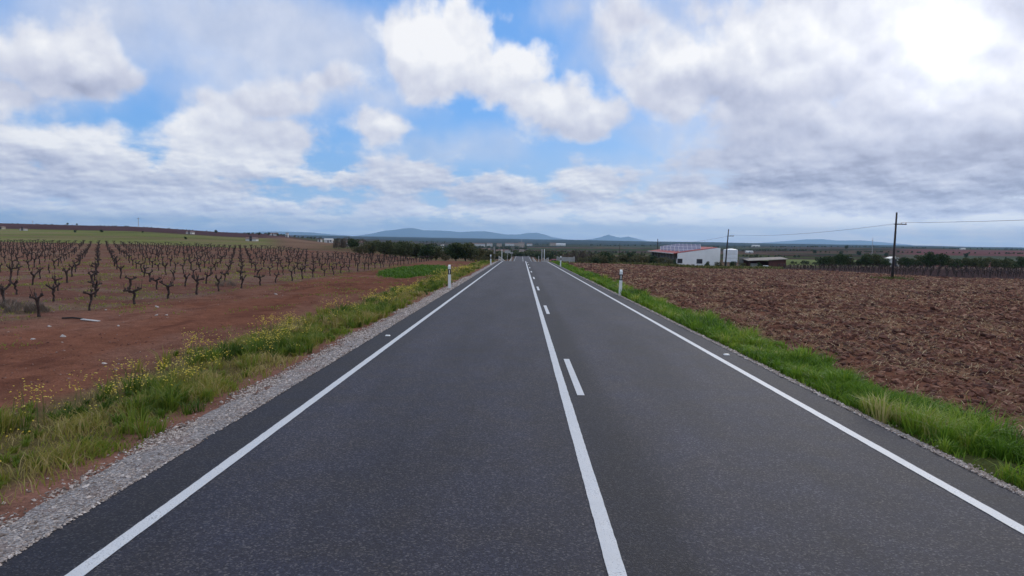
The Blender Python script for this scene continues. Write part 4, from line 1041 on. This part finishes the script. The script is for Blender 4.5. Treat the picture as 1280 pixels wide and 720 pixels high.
def post_sign(px, ytop, Y, w, label, name='sign_post', panel=None, mat=None):
    pt = at(px, ytop, Y); z0 = hz(pt.x, Y) - .1
    o = empty(name, (pt.x, Y, z0), 0, label, 'sign' if panel else 'post')
    MB().box(-w / 2, w / 2, -w / 2, w / 2, 0, pt.z - z0).build('pole', mat or m_galv, o)
    if panel:
        pw, ph, dz = panel
        MB().box(-pw / 2, pw / 2, w / 2, w / 2 + .03, pt.z - z0 - ph - dz, pt.z - z0 - dz).build('sign_panel', m_galv, o)
    return o
post_sign(618, 308.5, 150, .30, 'thick grey concrete post left of the road at the crest', mat=simple('concrete_grey', (.30, .28, .26), .9))
post_sign(627.5, 312, 150, .14, 'thin white post at the start of the left railing', mat=m_white)
post_sign(634.5, 313, 190, .12, 'far small sign seen from behind, above the left railing', panel=(1.5, .7, 0))
post_sign(639.5, 315, 230, .10, 'farthest small sign seen from behind, over the left railing', panel=(.9, .5, 0))
post_sign(677.5, 311.5, 165, .22, 'grey sign post right of the road, left one of two', mat=m_galv)
post_sign(680.5, 311.5, 160, .15, 'white sign post right of the road, right one of two', mat=m_white)
post_sign(673.5, 320, 200, .12, 'short white marker post right of the far lane', mat=m_white)
post_sign(696.5, 318, 280, .12, 'thin dark distant pole above the grey wall', mat=simple('dark_metal', (.06, .05, .05), .7))
# grey wall panel with end posts
p0, p1 = at(697.5, 329, 150), at(716.5, 329, 150); z0 = hz(p0.x, 150); zt = at(700, 321.3, 150).z
o = empty('concrete_wall', (p0.x, 150, 0), 0, 'low grey concrete wall with end pillars behind the right delineator post', 'wall')
m_conc = simple('concrete', (.33, .33, .32), .9, .15, 1.5)
MB().box(0, p1.x - p0.x, -.1, .1, min(z0, hz(p1.x, 150)) - .5, zt).build('wall_panel', m_conc, o, bevel=.02)
for xx in (-.15, p1.x - p0.x + .15): MB().box(xx - .16, xx + .16, -.16, .16, min(z0, hz(p1.x, 150)) - .5, zt + .12).build('pillar', m_conc, o, bevel=.02)

# ------------------------------------------------------------------ red car, seen from behind beyond the crest
def car(x, y, rz):
    o = empty('parked_car', (x, y, hz(x, y)), rz, 'red hatchback beyond the road crest, beside the grey wall', 'car')
    red = simple('car_red', (.30, .015, .02), .35, .05); gl = simple('car_glass', (.02, .022, .025), .1); bk = simple('tyre', (.02, .02, .02), .8); hl = simple('lamp_red', (.5, .03, .02), .3); pl = simple('plate', (.75, .75, .75), .5)
    # lofted body: stations along y (rear = 0)
    sec = [(0, .84, .35, .95), (.12, .88, .28, 1.02), (.9, .90, .25, 1.02), (2.6, .90, .25, .98), (3.3, .88, .27, .90), (3.9, .80, .33, .72)]
    V, Fc = [], []
    for (yy, w, zb, zt_) in sec:
        V += [(-w * .92, yy, zb), (w * .92, yy, zb), (w, yy, zb + .18), (w, yy, zt_ - .12), (w * .93, yy, zt_), (-w * .93, yy, zt_), (-w, yy, zt_ - .12), (-w, yy, zb + .18)]
    for i in range(len(sec) - 1):
        for k in range(8): a = i * 8 + k; b_ = i * 8 + (k + 1) % 8; Fc.append((a, b_, b_ + 8, a + 8))
    Fc += [tuple(reversed(range(8))), tuple((len(sec) - 1) * 8 + k for k in range(8))]
    body = MB().add(V, Fc).build('body', red, o)
    cab = MB().hexa([(-.82, .15, 1.0), (.82, .15, 1.0), (.82, 3.0, .96), (-.82, 3.0, .96), (-.62, .5, 1.46), (.62, .5, 1.46), (.62, 2.1, 1.46), (-.62, 2.1, 1.46)]); cab.build('cabin', red, o, bevel=.05)
    MB().hexa([(-.66, .20, 1.06), (.66, .20, 1.06), (.66, .24, 1.06), (-.66, .24, 1.06), (-.56, .42, 1.38), (.56, .42, 1.38), (.56, .46, 1.38), (-.56, .46, 1.38)]).build('rear_window', gl, o)
    for s in (-1, 1):
        MB().hexa([(s * .80, .5, 1.04), (s * .825, .5, 1.04), (s * .825, 2.7, 1.02), (s * .80, 2.7, 1.02), (s * .66, .7, 1.40), (s * .69, .7, 1.40), (s * .69, 2.1, 1.40), (s * .66, 2.1, 1.40)]).build('side_window', gl, o)
        MB().box(s * .72 - .1, s * .72 + .1, -.02, .06, .72, .94).build('tail_light', hl, o)
        for yy in (.7, 3.1):
            w = MB().tube([(s * .72, yy, .31), (s * .90, yy, .31)], [.31, .31], 16).build('wheel', bk, o)
            MB().tube([(s * .90, yy, .31), (s * .91, yy, .31)], [.19, .19], 12).build('rim', m_galv, w)
    MB().box(-.26, .26, -.025, .0, .50, .61).build('number_plate', pl, o)
pc = at(692.0, 328, 168); car(pc.x, 168, -.12)

# ------------------------------------------------------------------ farm building
def tp(px, py, Y): return at(px, py, Y)
m_wallw = simple('whitewash', (.80, .80, .79), .85, .06, .8)
m_grey = simple('grey_render', (.22, .21, .20), .9, .25, 1.2)
m_win = simple('window_dark', (.025, .022, .03), .3)
m_roof, N, b = material('red_roof')
co = N.new('ShaderNodeTexCoord').outputs['Object']; ox, oy, oz = N.sep(co)
rib = N.m('SINE', N.m('MULTIPLY', oy, 2 * math.pi / .35)); n = N.noise(co, .9, 5, .6)
N.put(b.inputs['Base Color'], N.mix(N.lin(n, .3, .7), (.30, .045, .045), (.42, .11, .10))); b.inputs['Roughness'].default_value = .75; bump(N, b, rib, .6, .04)
BY = 170.0; f0, f1 = at(846.4, 332, BY), at(899.8, 332, BY)
bw = f1.x - f0.x; zg = hz(f0.x + bw / 2, BY) - .3
ze = at(846.4, 316.6, BY).z - zg; zr = at(897, 310, BY).z - zg
BL = 34.0
o = empty('farm_building', (f0.x, BY, zg), 0, 'white farm building with red ribbed roof and open left side', 'building')
FB = o
def eave(x): return ze + (zr - ze) * min(1.0, x / (bw * .93))
# front wall with two real openings
wx = [(at(856.4, 0, BY).x - f0.x, at(863.8, 0, BY).x - f0.x), (at(881.8, 0, BY).x - f0.x, at(889.4, 0, BY).x - f0.x)]
wz0, wz1 = at(860, 329.3, BY).z - zg, at(860, 323.6, BY).z - zg
cuts = [0, wx[0][0], wx[0][1], wx[1][0], wx[1][1], bw * .93, bw]
wall = MB()
def slab(x0, x1, z0, z1a, z1b): wall.hexa([(x0, 0, z0), (x1, 0, z0), (x1, .25, z0), (x0, .25, z0), (x0, 0, z1a), (x1, 0, z1b), (x1, .25, z1b), (x0, .25, z1a)])
for i in range(6):
    x0, x1 = cuts[i], cuts[i + 1]
    if i in (1, 3): slab(x0, x1, 0, wz0, wz0); slab(x0, x1, wz1, eave(x0), eave(x1))
    else: slab(x0, x1, 0, eave(x0), eave(x1))
wall.build('front_wall', m_wallw, o)
MB().box(bw - .25, bw, .25, BL, 0, zr).build('side_wall', m_wallw, o)
MB().hexa([(0, BL - .25, 0), (bw - .25, BL - .25, 0), (bw - .25, BL, 0), (0, BL, 0), (0, BL - .25, ze), (bw - .25, BL - .25, zr), (bw - .25, BL, zr), (0, BL, ze)]).build('back_wall', m_grey, o)
for (x0, x1) in wx:
    w = MB().box(x0, x1, .14, .18, wz0, wz1).build('window', m_win, o)
    fr = MB(); 
    for a_ in (x0, (x0 + x1) / 2 - .03, x1 - .06): fr.box(a_, a_ + .06, .09, .135, wz0, wz1)
    fr.box(x0 + .065, x1 - .065, .092, .133, wz0, wz0 + .06); fr.build('frame', m_black, w)
    MB().box(x0 - .06, x1 + .06, -.05, .10, wz0 - .07, wz0 - .004).build('sill', m_wallw, w)
for k in range(9):   # open left side: pillars between dark bays
    y = .3 + k * 4.1; MB().box(.0, .35, y, y + .5, 0, ze - .02).build('pillar', m_grey, o)
MB().box(2.6, 2.8, .3, BL - .3, 0, ze).build('inner_wall', m_grey, o)
th = .12
MB().hexa([(-.9, .06, ze - .12), (bw * .93, .06, zr + .03), (bw * .93, BL + .4, zr + .03), (-.9, BL + .4, ze - .12), (-.9, .06, ze - .12 + th), (bw * .93, .06, zr + .03 + th), (bw * .93, BL + .4, zr + .03 + th), (-.9, BL + .4, ze - .12 + th)]).build('roof', m_roof, o)
MB().box(-.98, -.905, .0, BL + .42, ze - .16, ze + .02).build('gutter', m_railw, o)
# solar panels on tilted frames
m_pv, N, b = material('solar_glass')
co = N.new('ShaderNodeTexCoord').outputs['Object']; q = N.sep(co)
gx = N.m('LESS_THAN', N.m('FRACT', N.m('MULTIPLY', q[0], 1.0)), .05); gy = N.m('LESS_THAN', N.m('FRACT', N.m('MULTIPLY', q[2], 1.6)), .06)
N.put(b.inputs['Base Color'], N.mix(N.m('MAXIMUM', gx, gy), (.24, .24, .33), (.72, .72, .76))); b.inputs['Roughness'].default_value = .22
for k in range(6):
    yy = 3.0 + k * 4.6; xa, xb = bw * .10, bw * .62
    za, zb = eave(xa) + .08, eave(xb) + .08
    s = empty('solar_panel', (f0.x + xa, BY + yy, zg + za), 0, f'tilted blue solar panel row on the red roof, {ORD[k + 1]} from the front', 'solar panel', 'solar panels on the farm roof')
    dx_, dz_ = xb - xa, zb - za
    MB().hexa([(0, 0, .12), (dx_, 0, dz_ + .12), (dx_, .05, dz_ + .12), (0, .05, .12), (0, .75, 1.15), (dx_, .75, dz_ + 1.15), (dx_, .80, dz_ + 1.15), (0, .80, 1.15)]).build('panel', m_pv, s)
    for t in (0, .33, .66, 1):
        MB().tube([(dx_ * t, .8, dz_ * t - .02), (dx_ * t, .78, dz_ * t + 1.12)], [.03, .03], 5).build('strut', m_railw, s)
        MB().tube([(dx_ * t, -.02, dz_ * t - .02), (dx_ * t, .0, dz_ * t + .13)], [.03, .03], 5).build('strut', m_railw, s)
# low annexe behind
pa = at(836, 310, 230); hb = at(834.5, 305.5, 230).z
# water tank
TY_ = 168.0; t0, t1 = at(904.3, 320, TY_), at(921.7, 320, TY_); tr_ = (t1.x - t0.x) / 2; tx = (t0.x + t1.x) / 2
zb, zt = at(913, 327.6, TY_).z, at(913, 312.2, TY_).z; gz0 = hz(tx, TY_)
o = empty('water_tank', (tx, TY_, gz0), 0, 'round white water tank on short legs right of the farm building', 'tank')
m_tank = simple('tank_white', (.76, .78, .80), .45, .08, 1.5)
MB().tube([(0, 0, zb - gz0), (0, 0, zb - gz0 + .05), (0, 0, zt - gz0 - .05), (0, 0, zt - gz0)], [tr_ * .97, tr_, tr_, tr_ * .97], 32).build('tank_shell', m_tank, o)
MB().tube([(0, 0, zt - gz0 + .003), (0, 0, zt - gz0 + .22), (0, 0, zt - gz0 + .27)], [tr_ * 1.0, tr_ * .3, tr_ * .12], 32).build('lid', m_tank, o)
for z in (.33, .66): MB().tube([(0, 0, (zb - gz0) * (1 - z) + (zt - gz0) * z - .04), (0, 0, (zb - gz0) * (1 - z) + (zt - gz0) * z + .04)], [tr_ * 1.012] * 2, 32).build('band', m_railw, o)
for k in range(5):
    a = k * 1.257; MB().tube([(math.cos(a) * tr_ * .8, math.sin(a) * tr_ * .8, -.2), (math.cos(a) * tr_ * .8, math.sin(a) * tr_ * .8, zb - gz0)], [.11, .11], 6).build('leg', m_grey, o)
# grey sheet fence
FY = 169.0; a_, b_ = at(923.5, 330, FY), at(935.5, 330, FY); g = hz(a_.x, FY); zt = at(930, 321.5, FY).z
o = empty('sheet_fence', (a_.x, FY, g), 0, 'grey corrugated sheet fence between water tank and shed', 'fence')
cor = MB(); nn = 24
for k in range(nn):
    x0 = (b_.x - a_.x) * k / nn; x1 = (b_.x - a_.x) * (k + 1) / nn; y0 = .04 * (k % 2); y1 = .04 * ((k + 1) % 2)
    cor.hexa([(x0, y0, -.3), (x1, y1, -.3), (x1, y1 + .02, -.3), (x0, y0 + .02, -.3), (x0, y0, zt - g), (x1, y1, zt - g), (x1, y1 + .02, zt - g), (x0, y0 + .02, zt - g)])
cor.build('sheet', simple('grey_sheet', (.20, .20, .19), .6, .2, 1), o)
for t in (0, .5, 1): MB().box((b_.x - a_.x) * t - .05, (b_.x - a_.x) * t + .05, .07, .17, -.3, zt - g + .1).build('fence_post', m_grey, o)
# open shed with sloping roof
SY = 165.0; a_, b_ = at(936, 333, SY), at(982.3, 333, SY); sw = b_.x - a_.x; g = min(hz(a_.x, SY), hz(b_.x, SY)) - .1
hl_, hr_ = at(936, 326.0, SY).z - g, at(982, 324.2, SY).z - g; mid_ = at(961, 326, SY).x - a_.x
o = empty('open_shed', (a_.x, SY, g), 0, 'low brown shed with sloping roof, open bay left and dark red wall right', 'shed')
m_rust = simple('rust_brown', (.10, .035, .03), .85, .2, 1.5); m_sr = simple('shed_roof', (.26, .22, .19), .85, .2, 1.2)
MB().hexa([(-.3, -.5, hl_ - .05), (sw + .3, -.5, hr_), (sw + .3, 4.4, hr_ + .35), (-.3, 4.4, hl_ + .30), (-.3, -.5, hl_ + .05), (sw + .3, -.5, hr_ + .12), (sw + .3, 4.4, hr_ + .47), (-.3, 4.4, hl_ + .42)]).build('roof', m_sr, o)
MB().hexa([(mid_, 0, 0), (sw, 0, 0), (sw, .12, 0), (mid_, .12, 0), (mid_, 0, (hl_ + hr_) / 2 - .07), (sw, 0, hr_ - .05), (sw, .12, hr_ - .05), (mid_, .12, (hl_ + hr_) / 2 - .07)]).build('front_panel', m_rust, o)
MB().box(0, sw, 4.0, 4.15, 0, hl_ - .03).build('back_wall', m_rust, o)
MB().box(sw - .12, sw - .003, .125, 3.99, 0, hr_ - .06).build('side_wall', m_rust, o)
for t in (.0, .5): MB().box(mid_ * t, mid_ * t + .13, 0, .13, 0, hl_ - .03).build('shed_post', m_rust, o)
MB().box(.9, 2.4, 1.0, 2.0, 0.0, .9).build('trough', simple('trough_pale', (.42, .40, .34), .9), None, (a_.x, SY, g + .05))
tag(bpy.data.objects['trough'], 'pale block trough inside the open bay of the brown shed', 'trough')
o = MB().hexa([(0, 0, 0), (1.3, 0, 0), (1.3, .5, 0), (0, .5, 0), (.1, .08, .38), (1.2, .08, .38), (1.2, .42, .38), (.1, .42, .38)]).build('feed_box', m_wallw, None, (at(953.5, 333, SY - 1).x, SY - 1.2, hz(at(953.5, 333, SY - 1).x, SY - 1.2)), bevel=.03)
tag(o, 'small white feed box on the grass in front of the shed', 'box')

# ------------------------------------------------------------------ poles and wires
m_wood = simple('creosote_wood', (.032, .026, .026), .85, .3, 6)
m_ins = simple('insulator', (.35, .33, .32), .3)
poles = []
def pole(pxb, pyb, pxt, pyt, Y, label, group='wooden utility poles right of the road', r=.15):
    b0 = at(pxb, pyb, Y); t0 = at(pxt, pyt, Y); g = hz(b0.x, Y)
    o = empty('utility_pole', (b0.x, Y, g), 0, label, 'utility pole', group); tl = t0.x - b0.x; hh = t0.z - g
    MB().tube([(0, 0, -.4), (tl * .5, 0, hh * .5), (tl, 0, hh)], [r, r * .82, r * .62], 10, jit=.03).build('pole', m_wood, o, smooth=True)
    ca_ = hh * .825; cx = tl * .825
    MB().box(cx - .25, cx + 1.15, -.16, -.09, ca_ - .05, ca_ + .05).build('crossarm', m_wood, o)
    for dx_ in (1.05, .55): MB().tube([(cx + dx_, -.125, ca_ + .05), (cx + dx_, -.125, ca_ + .12), (cx + dx_, -.125, ca_ + .2)], [.03, .055, .035], 8).build('insulator', m_ins, o)
    poles.append(((b0.x + cx + 1.05, Y - .12, g + ca_ + .2), (b0.x + cx + .55, Y - .12, g + ca_ + .2), hh))
pole(1115, 351.5, 1121, 265.5, 85, 'tall leaning dark pole with short crossarm in a green tuft at right')
pole(906.3, 335.5, 910.8, 286.5, 152, 'dark leaning pole in front of the white water tank', r=.16)
pole(821.5, 322, 822.3, 298.5, 235, 'thin dark pole left of the farm building', r=.15)
pole(774.5, 319, 774.8, 304, 400, 'far dark pole above the thicket right of the road', r=.17)
d0, d1 = Vector(poles[0][0]), Vector(poles[1][0])
ext = [tuple(Vector(poles[0][i]) + Vector((1.2, -66, .9))) for i in (0, 1)]
m_wire = simple('wire', (.05, .05, .055), .6)
for i, nm in ((0, 'outer'), (1, 'inner')):
    P_ = [ext[i]] + [p[i] for p in poles]; mb = MB(); pts = []
    for k in range(len(P_) - 1):
        A, B = Vector(P_[k]), Vector(P_[k + 1]); L = (B - A).length; n = 14
        for t in range(n): q = A.lerp(B, t / n); q.z -= 4 * (L * .0085) * (t / n) * (1 - t / n); pts.append(q)
    pts.append(Vector(P_[-1])); mb.tube(pts, [.0095] * len(pts), 5); w = mb.build('power_line', m_wire)
    tag(w, f'thin sagging wire on the {nm} insulators of the wooden poles', 'wire')
# far pylons
def mast(px, pyb, pyt, Y, r, label):
    b0, t0 = at(px, pyb, Y), at(px, pyt, Y); o = empty('mast', (b0.x, Y, hz(b0.x, Y)), 0, label, 'mast'); hh = t0.z - hz(b0.x, Y)
    MB().tube([(0, 0, -1), (0, 0, hh)], [r, r * .6], 6).build('pole', m_wood if Y < 200 else m_galv, o); MB().box(-r * 4, r * 4, -r * .5, r * .5, hh * .86, hh * .86 + r).build('crossarm', m_galv, o)
mast(173, 283, 272, 820, .4, 'grey mast standing on the left skyline ridge')
mast(1090, 318, 297, 600, .22, 'faint grey mast between hedge row and tall pole')
mast(1063, 328, 320, 168, .07, 'thin dark post among the hedge trees left of the tall pole')
mast(41, 280, 276, 860, .3, 'short pole on the far left ridge skyline')

# ------------------------------------------------------------------ small far buildings
m_rt = simple('tile_roof', (.19, .12, .095), .85, .2, .5)
m_hw = simple('house_wall', (.62, .60, .56), .85, .08, .3)
m_hb = simple('house_wall_buff', (.42, .34, .26), .85, .1, .3)
def house(px, Y, w, d, h, label, wall=None, roof=None, name='house', rz=0.0):
    x = at(px, 300, Y).x; z = hz(x, Y)
    o = empty(name, (x, Y, z), rz, label, 'house' if name == 'house' else 'building', 'small far buildings')
    MB().box(-w / 2, w / 2, -d / 2, d / 2, -1, h).build('wall', wall or m_hw, o)
    rh = min(w, d) * .22; e = .3
    rf = MB()
    if w >= d: rf.add([(-w / 2 - e, -d / 2 - e, h + .01), (w / 2 + e, -d / 2 - e, h + .01), (w / 2 + e, d / 2 + e, h + .01), (-w / 2 - e, d / 2 + e, h + .01), (-w / 2 - e, 0, h + rh), (w / 2 + e, 0, h + rh)], [(3, 2, 1, 0), (0, 1, 5, 4), (2, 3, 4, 5), (1, 2, 5), (3, 0, 4)])
    else: rf.add([(-w / 2 - e, -d / 2 - e, h + .01), (w / 2 + e, -d / 2 - e, h + .01), (w / 2 + e, d / 2 + e, h + .01), (-w / 2 - e, d / 2 + e, h + .01), (0, -d / 2 - e, h + rh), (0, d / 2 + e, h + rh)], [(3, 2, 1, 0), (0, 1, 4), (1, 2, 5, 4), (2, 3, 5), (3, 0, 4, 5)])
    rf.build('roof', roof or m_rt, o)
    MB().box(-.5, .5, -d / 2 - .04, -d / 2 - .005, 0, 2.1).build('door', m_win, o)
    if w > 6: MB().box(w * .22, w * .22 + 1.2, -d / 2 - .04, -d / 2 - .005, 1.0, 2.1).build('window', m_win, o)
m_pale = simple('sheet_roof', (.55, .55, .53), .5)
for a in [(315, 300, 4.2, 3, .9, 'small pale flat hut at the back of the vineyard'), (400, 640, 3, 4, 2.2, 'white farm block left of a brighter long one on the left plain'), (411, 640, 7, 5, 2.6, 'bright white long farm building on the left plain', m_hw, m_pale), (359, 720, 2.2, 2.2, 3.8, 'tall narrow white building on the left far plain'), (342, 740, 8, 5, 1.8, 'low white farm left of the tall narrow one'), (238, 520, 4.5, 4, 1.2, 'pale hut on the top edge of the green left meadow'), (444, 240, 5, 3, 1.5, 'low pale hut behind the vineyard corner clump'),
          (3, 470, 2.6, 3, 1.4, 'pale buff house at the extreme left edge', m_hb), (30, 440, 3, 3, .8, 'low white hut in the meadow at far left'),
          (597, 1748, 35.2, 12.4, 5.5, 'long white village building left of the road end'), (612, 1840, 13.7, 9.7, 6.6, 'white village house beside dark trees'), (624, 1817, 11.7, 8.3, 6.3, 'village house in the middle of the cluster', m_hb), (637, 1978, 23.5, 11.0, 5.5, 'white village building just left of the road line'), (645, 2070, 13.7, 9.7, 5.5, 'buff village house above the far road end', m_hb), (652, 1955, 15.6, 9.7, 8.3, 'small village house above the road vanishing line', m_hb), (662, 2139, 15.6, 9.7, 5.9, 'white house right of the road vanishing line'), (553, 720, 3, 4, 6, 'slim white tower house above the olive belt'), (530, 950, 16, 9, 2.4, 'pale long shed above the olive belt', m_hb), (606, 640, 9, 7, 2.4, 'red roofed house in front of the village', m_hb), (628, 560, 9, 6, 2.2, 'reddish roofed low farmhouse left of the road end', m_hb),
          (701, 2300, 29.3, 16.6, 4.8, 'long white shed with flat roof right of the road', m_hw, m_pale), (691, 2300, 17.6, 11.0, 7.4, 'small grey shed left of the long white shed', m_hb), (937, 900, 8, 6, 1.6, 'low white shed on the far plain above the sheet fence', m_hw, m_pale), (945, 2600, 26, 12, 4, 'far white building on the horizon above the brown shed', m_hw, m_pale),
          (839, 240, 4.2, 5, 2.9, 'small white annexe behind the left end of the red roof', m_hw, m_pale), (1117, 215, 2.4, 3, 2.3, 'small bright white hut behind the tall pole', m_hw, m_pale), (1180, 560, 2, 2, 1.4, 'small ochre hut on the reddish hillside', m_hb), (1204, 1700, 9, 8, 2.2, 'far white building on the right horizon', m_hw, m_pale), (1093, 640, 2.2, 2, 1.2, 'tiny orange hut near the faint mast', m_hb)]:
    house(*a)

# ------------------------------------------------------------------ mountains
m_mtn = simple('mountain', (.045, .06, .055), .95, .3, .002)
def mountains(pts, Y, depth, name='mountain_range', seed=0):
    P_ = [at(px, py, Y) for px, py in pts]; xs_ = np.array([p.x for p in P_]); zs_ = np.array([p.z for p in P_])
    X1 = np.linspace(xs_[0], xs_[-1], 220); h1 = np.interp(X1, xs_, zs_); k = np.ones(3) / 3; h1 = np.convolve(np.pad(h1, 1, 'edge'), k, 'valid')
    D = np.linspace(-1, 1, 31); XX, DD = np.meshgrid(X1, D); YY = Y + DD * depth + 400 * (fbm(XX / 1800, DD * 0, seed, 2) - .5)
    hh = np.repeat(h1[None], 31, 0) + 18 * (fbm(XX / 520, YY / 520, seed, 3) - .5)
    prof = np.clip(1 - np.abs(DD) ** 1.4, 0, 1) * (.82 + .36 * (fbm(XX / 1400, YY / 1000, seed + 5, 4) - .5) * np.minimum(1, np.abs(DD) * 5)+ .18 * (1 - np.minimum(1, np.abs(DD) * 3)))
    ZZ = -45 + (hh + 45) * prof; ii = np.arange(31 * 220).reshape(31, 220)
    tag(link(name, np_mesh(name, np.stack([XX, YY, ZZ], -1).reshape(-1, 3), [np.stack([ii[:-1, :-1], ii[:-1, 1:], ii[1:, 1:], ii[1:, :-1]], -1).reshape(-1, 4)], m_mtn, smooth=True)), kind='structure')
mountains([(380, 297), (440, 295.5), (466, 292), (480, 288.5), (495, 287), (506, 285.4), (514, 284.8), (522, 286), (530, 288), (548, 287.8), (560, 288.6), (575, 290), (590, 289), (605, 288.8), (620, 291), (632, 293), (648, 293.3), (660, 291.2), (672, 291), (682, 293.5), (690, 296.5), (712, 299.5)], 27000, 2400, seed=201)
mountains([(728, 300), (742, 298.3), (752, 296), (760, 293), (768, 295.5), (776, 297.2), (786, 295.6), (795, 298), (806, 300.3)], 28500, 1800, seed=205)
mountains([(930, 304.8), (955, 303), (985, 301), (1005, 299.3), (1025, 298.8), (1045, 300.6), (1075, 300.4), (1100, 302.2), (1125, 304.5), (1150, 307.5)], 29500, 1800, seed=209)
mountains([(-60, 289), (60, 286.8), (130, 288.5), (300, 290.3), (350, 289.2), (390, 290.6), (430, 294), (450, 296.5)], 24000, 1500, seed=213)

# ------------------------------------------------------------------ air
m_hz = bpy.data.materials.new('haze'); m_hz.use_nodes = True; t = m_hz.node_tree; t.nodes.clear()
pv = t.nodes.new('ShaderNodeVolumePrincipled'); pv.inputs['Color'].default_value = (.42, .69, 1.0, 1); pv.inputs['Density'].default_value = 5e-5; pv.inputs['Anisotropy'].default_value = .2
ot = t.nodes.new('ShaderNodeOutputMaterial'); t.links.new(pv.outputs[0], ot.inputs['Volume'])
hb = MB().box(-32900, 32900, -395, 31900, -60, 620).build('haze', m_hz); tag(hb, kind='stuff')
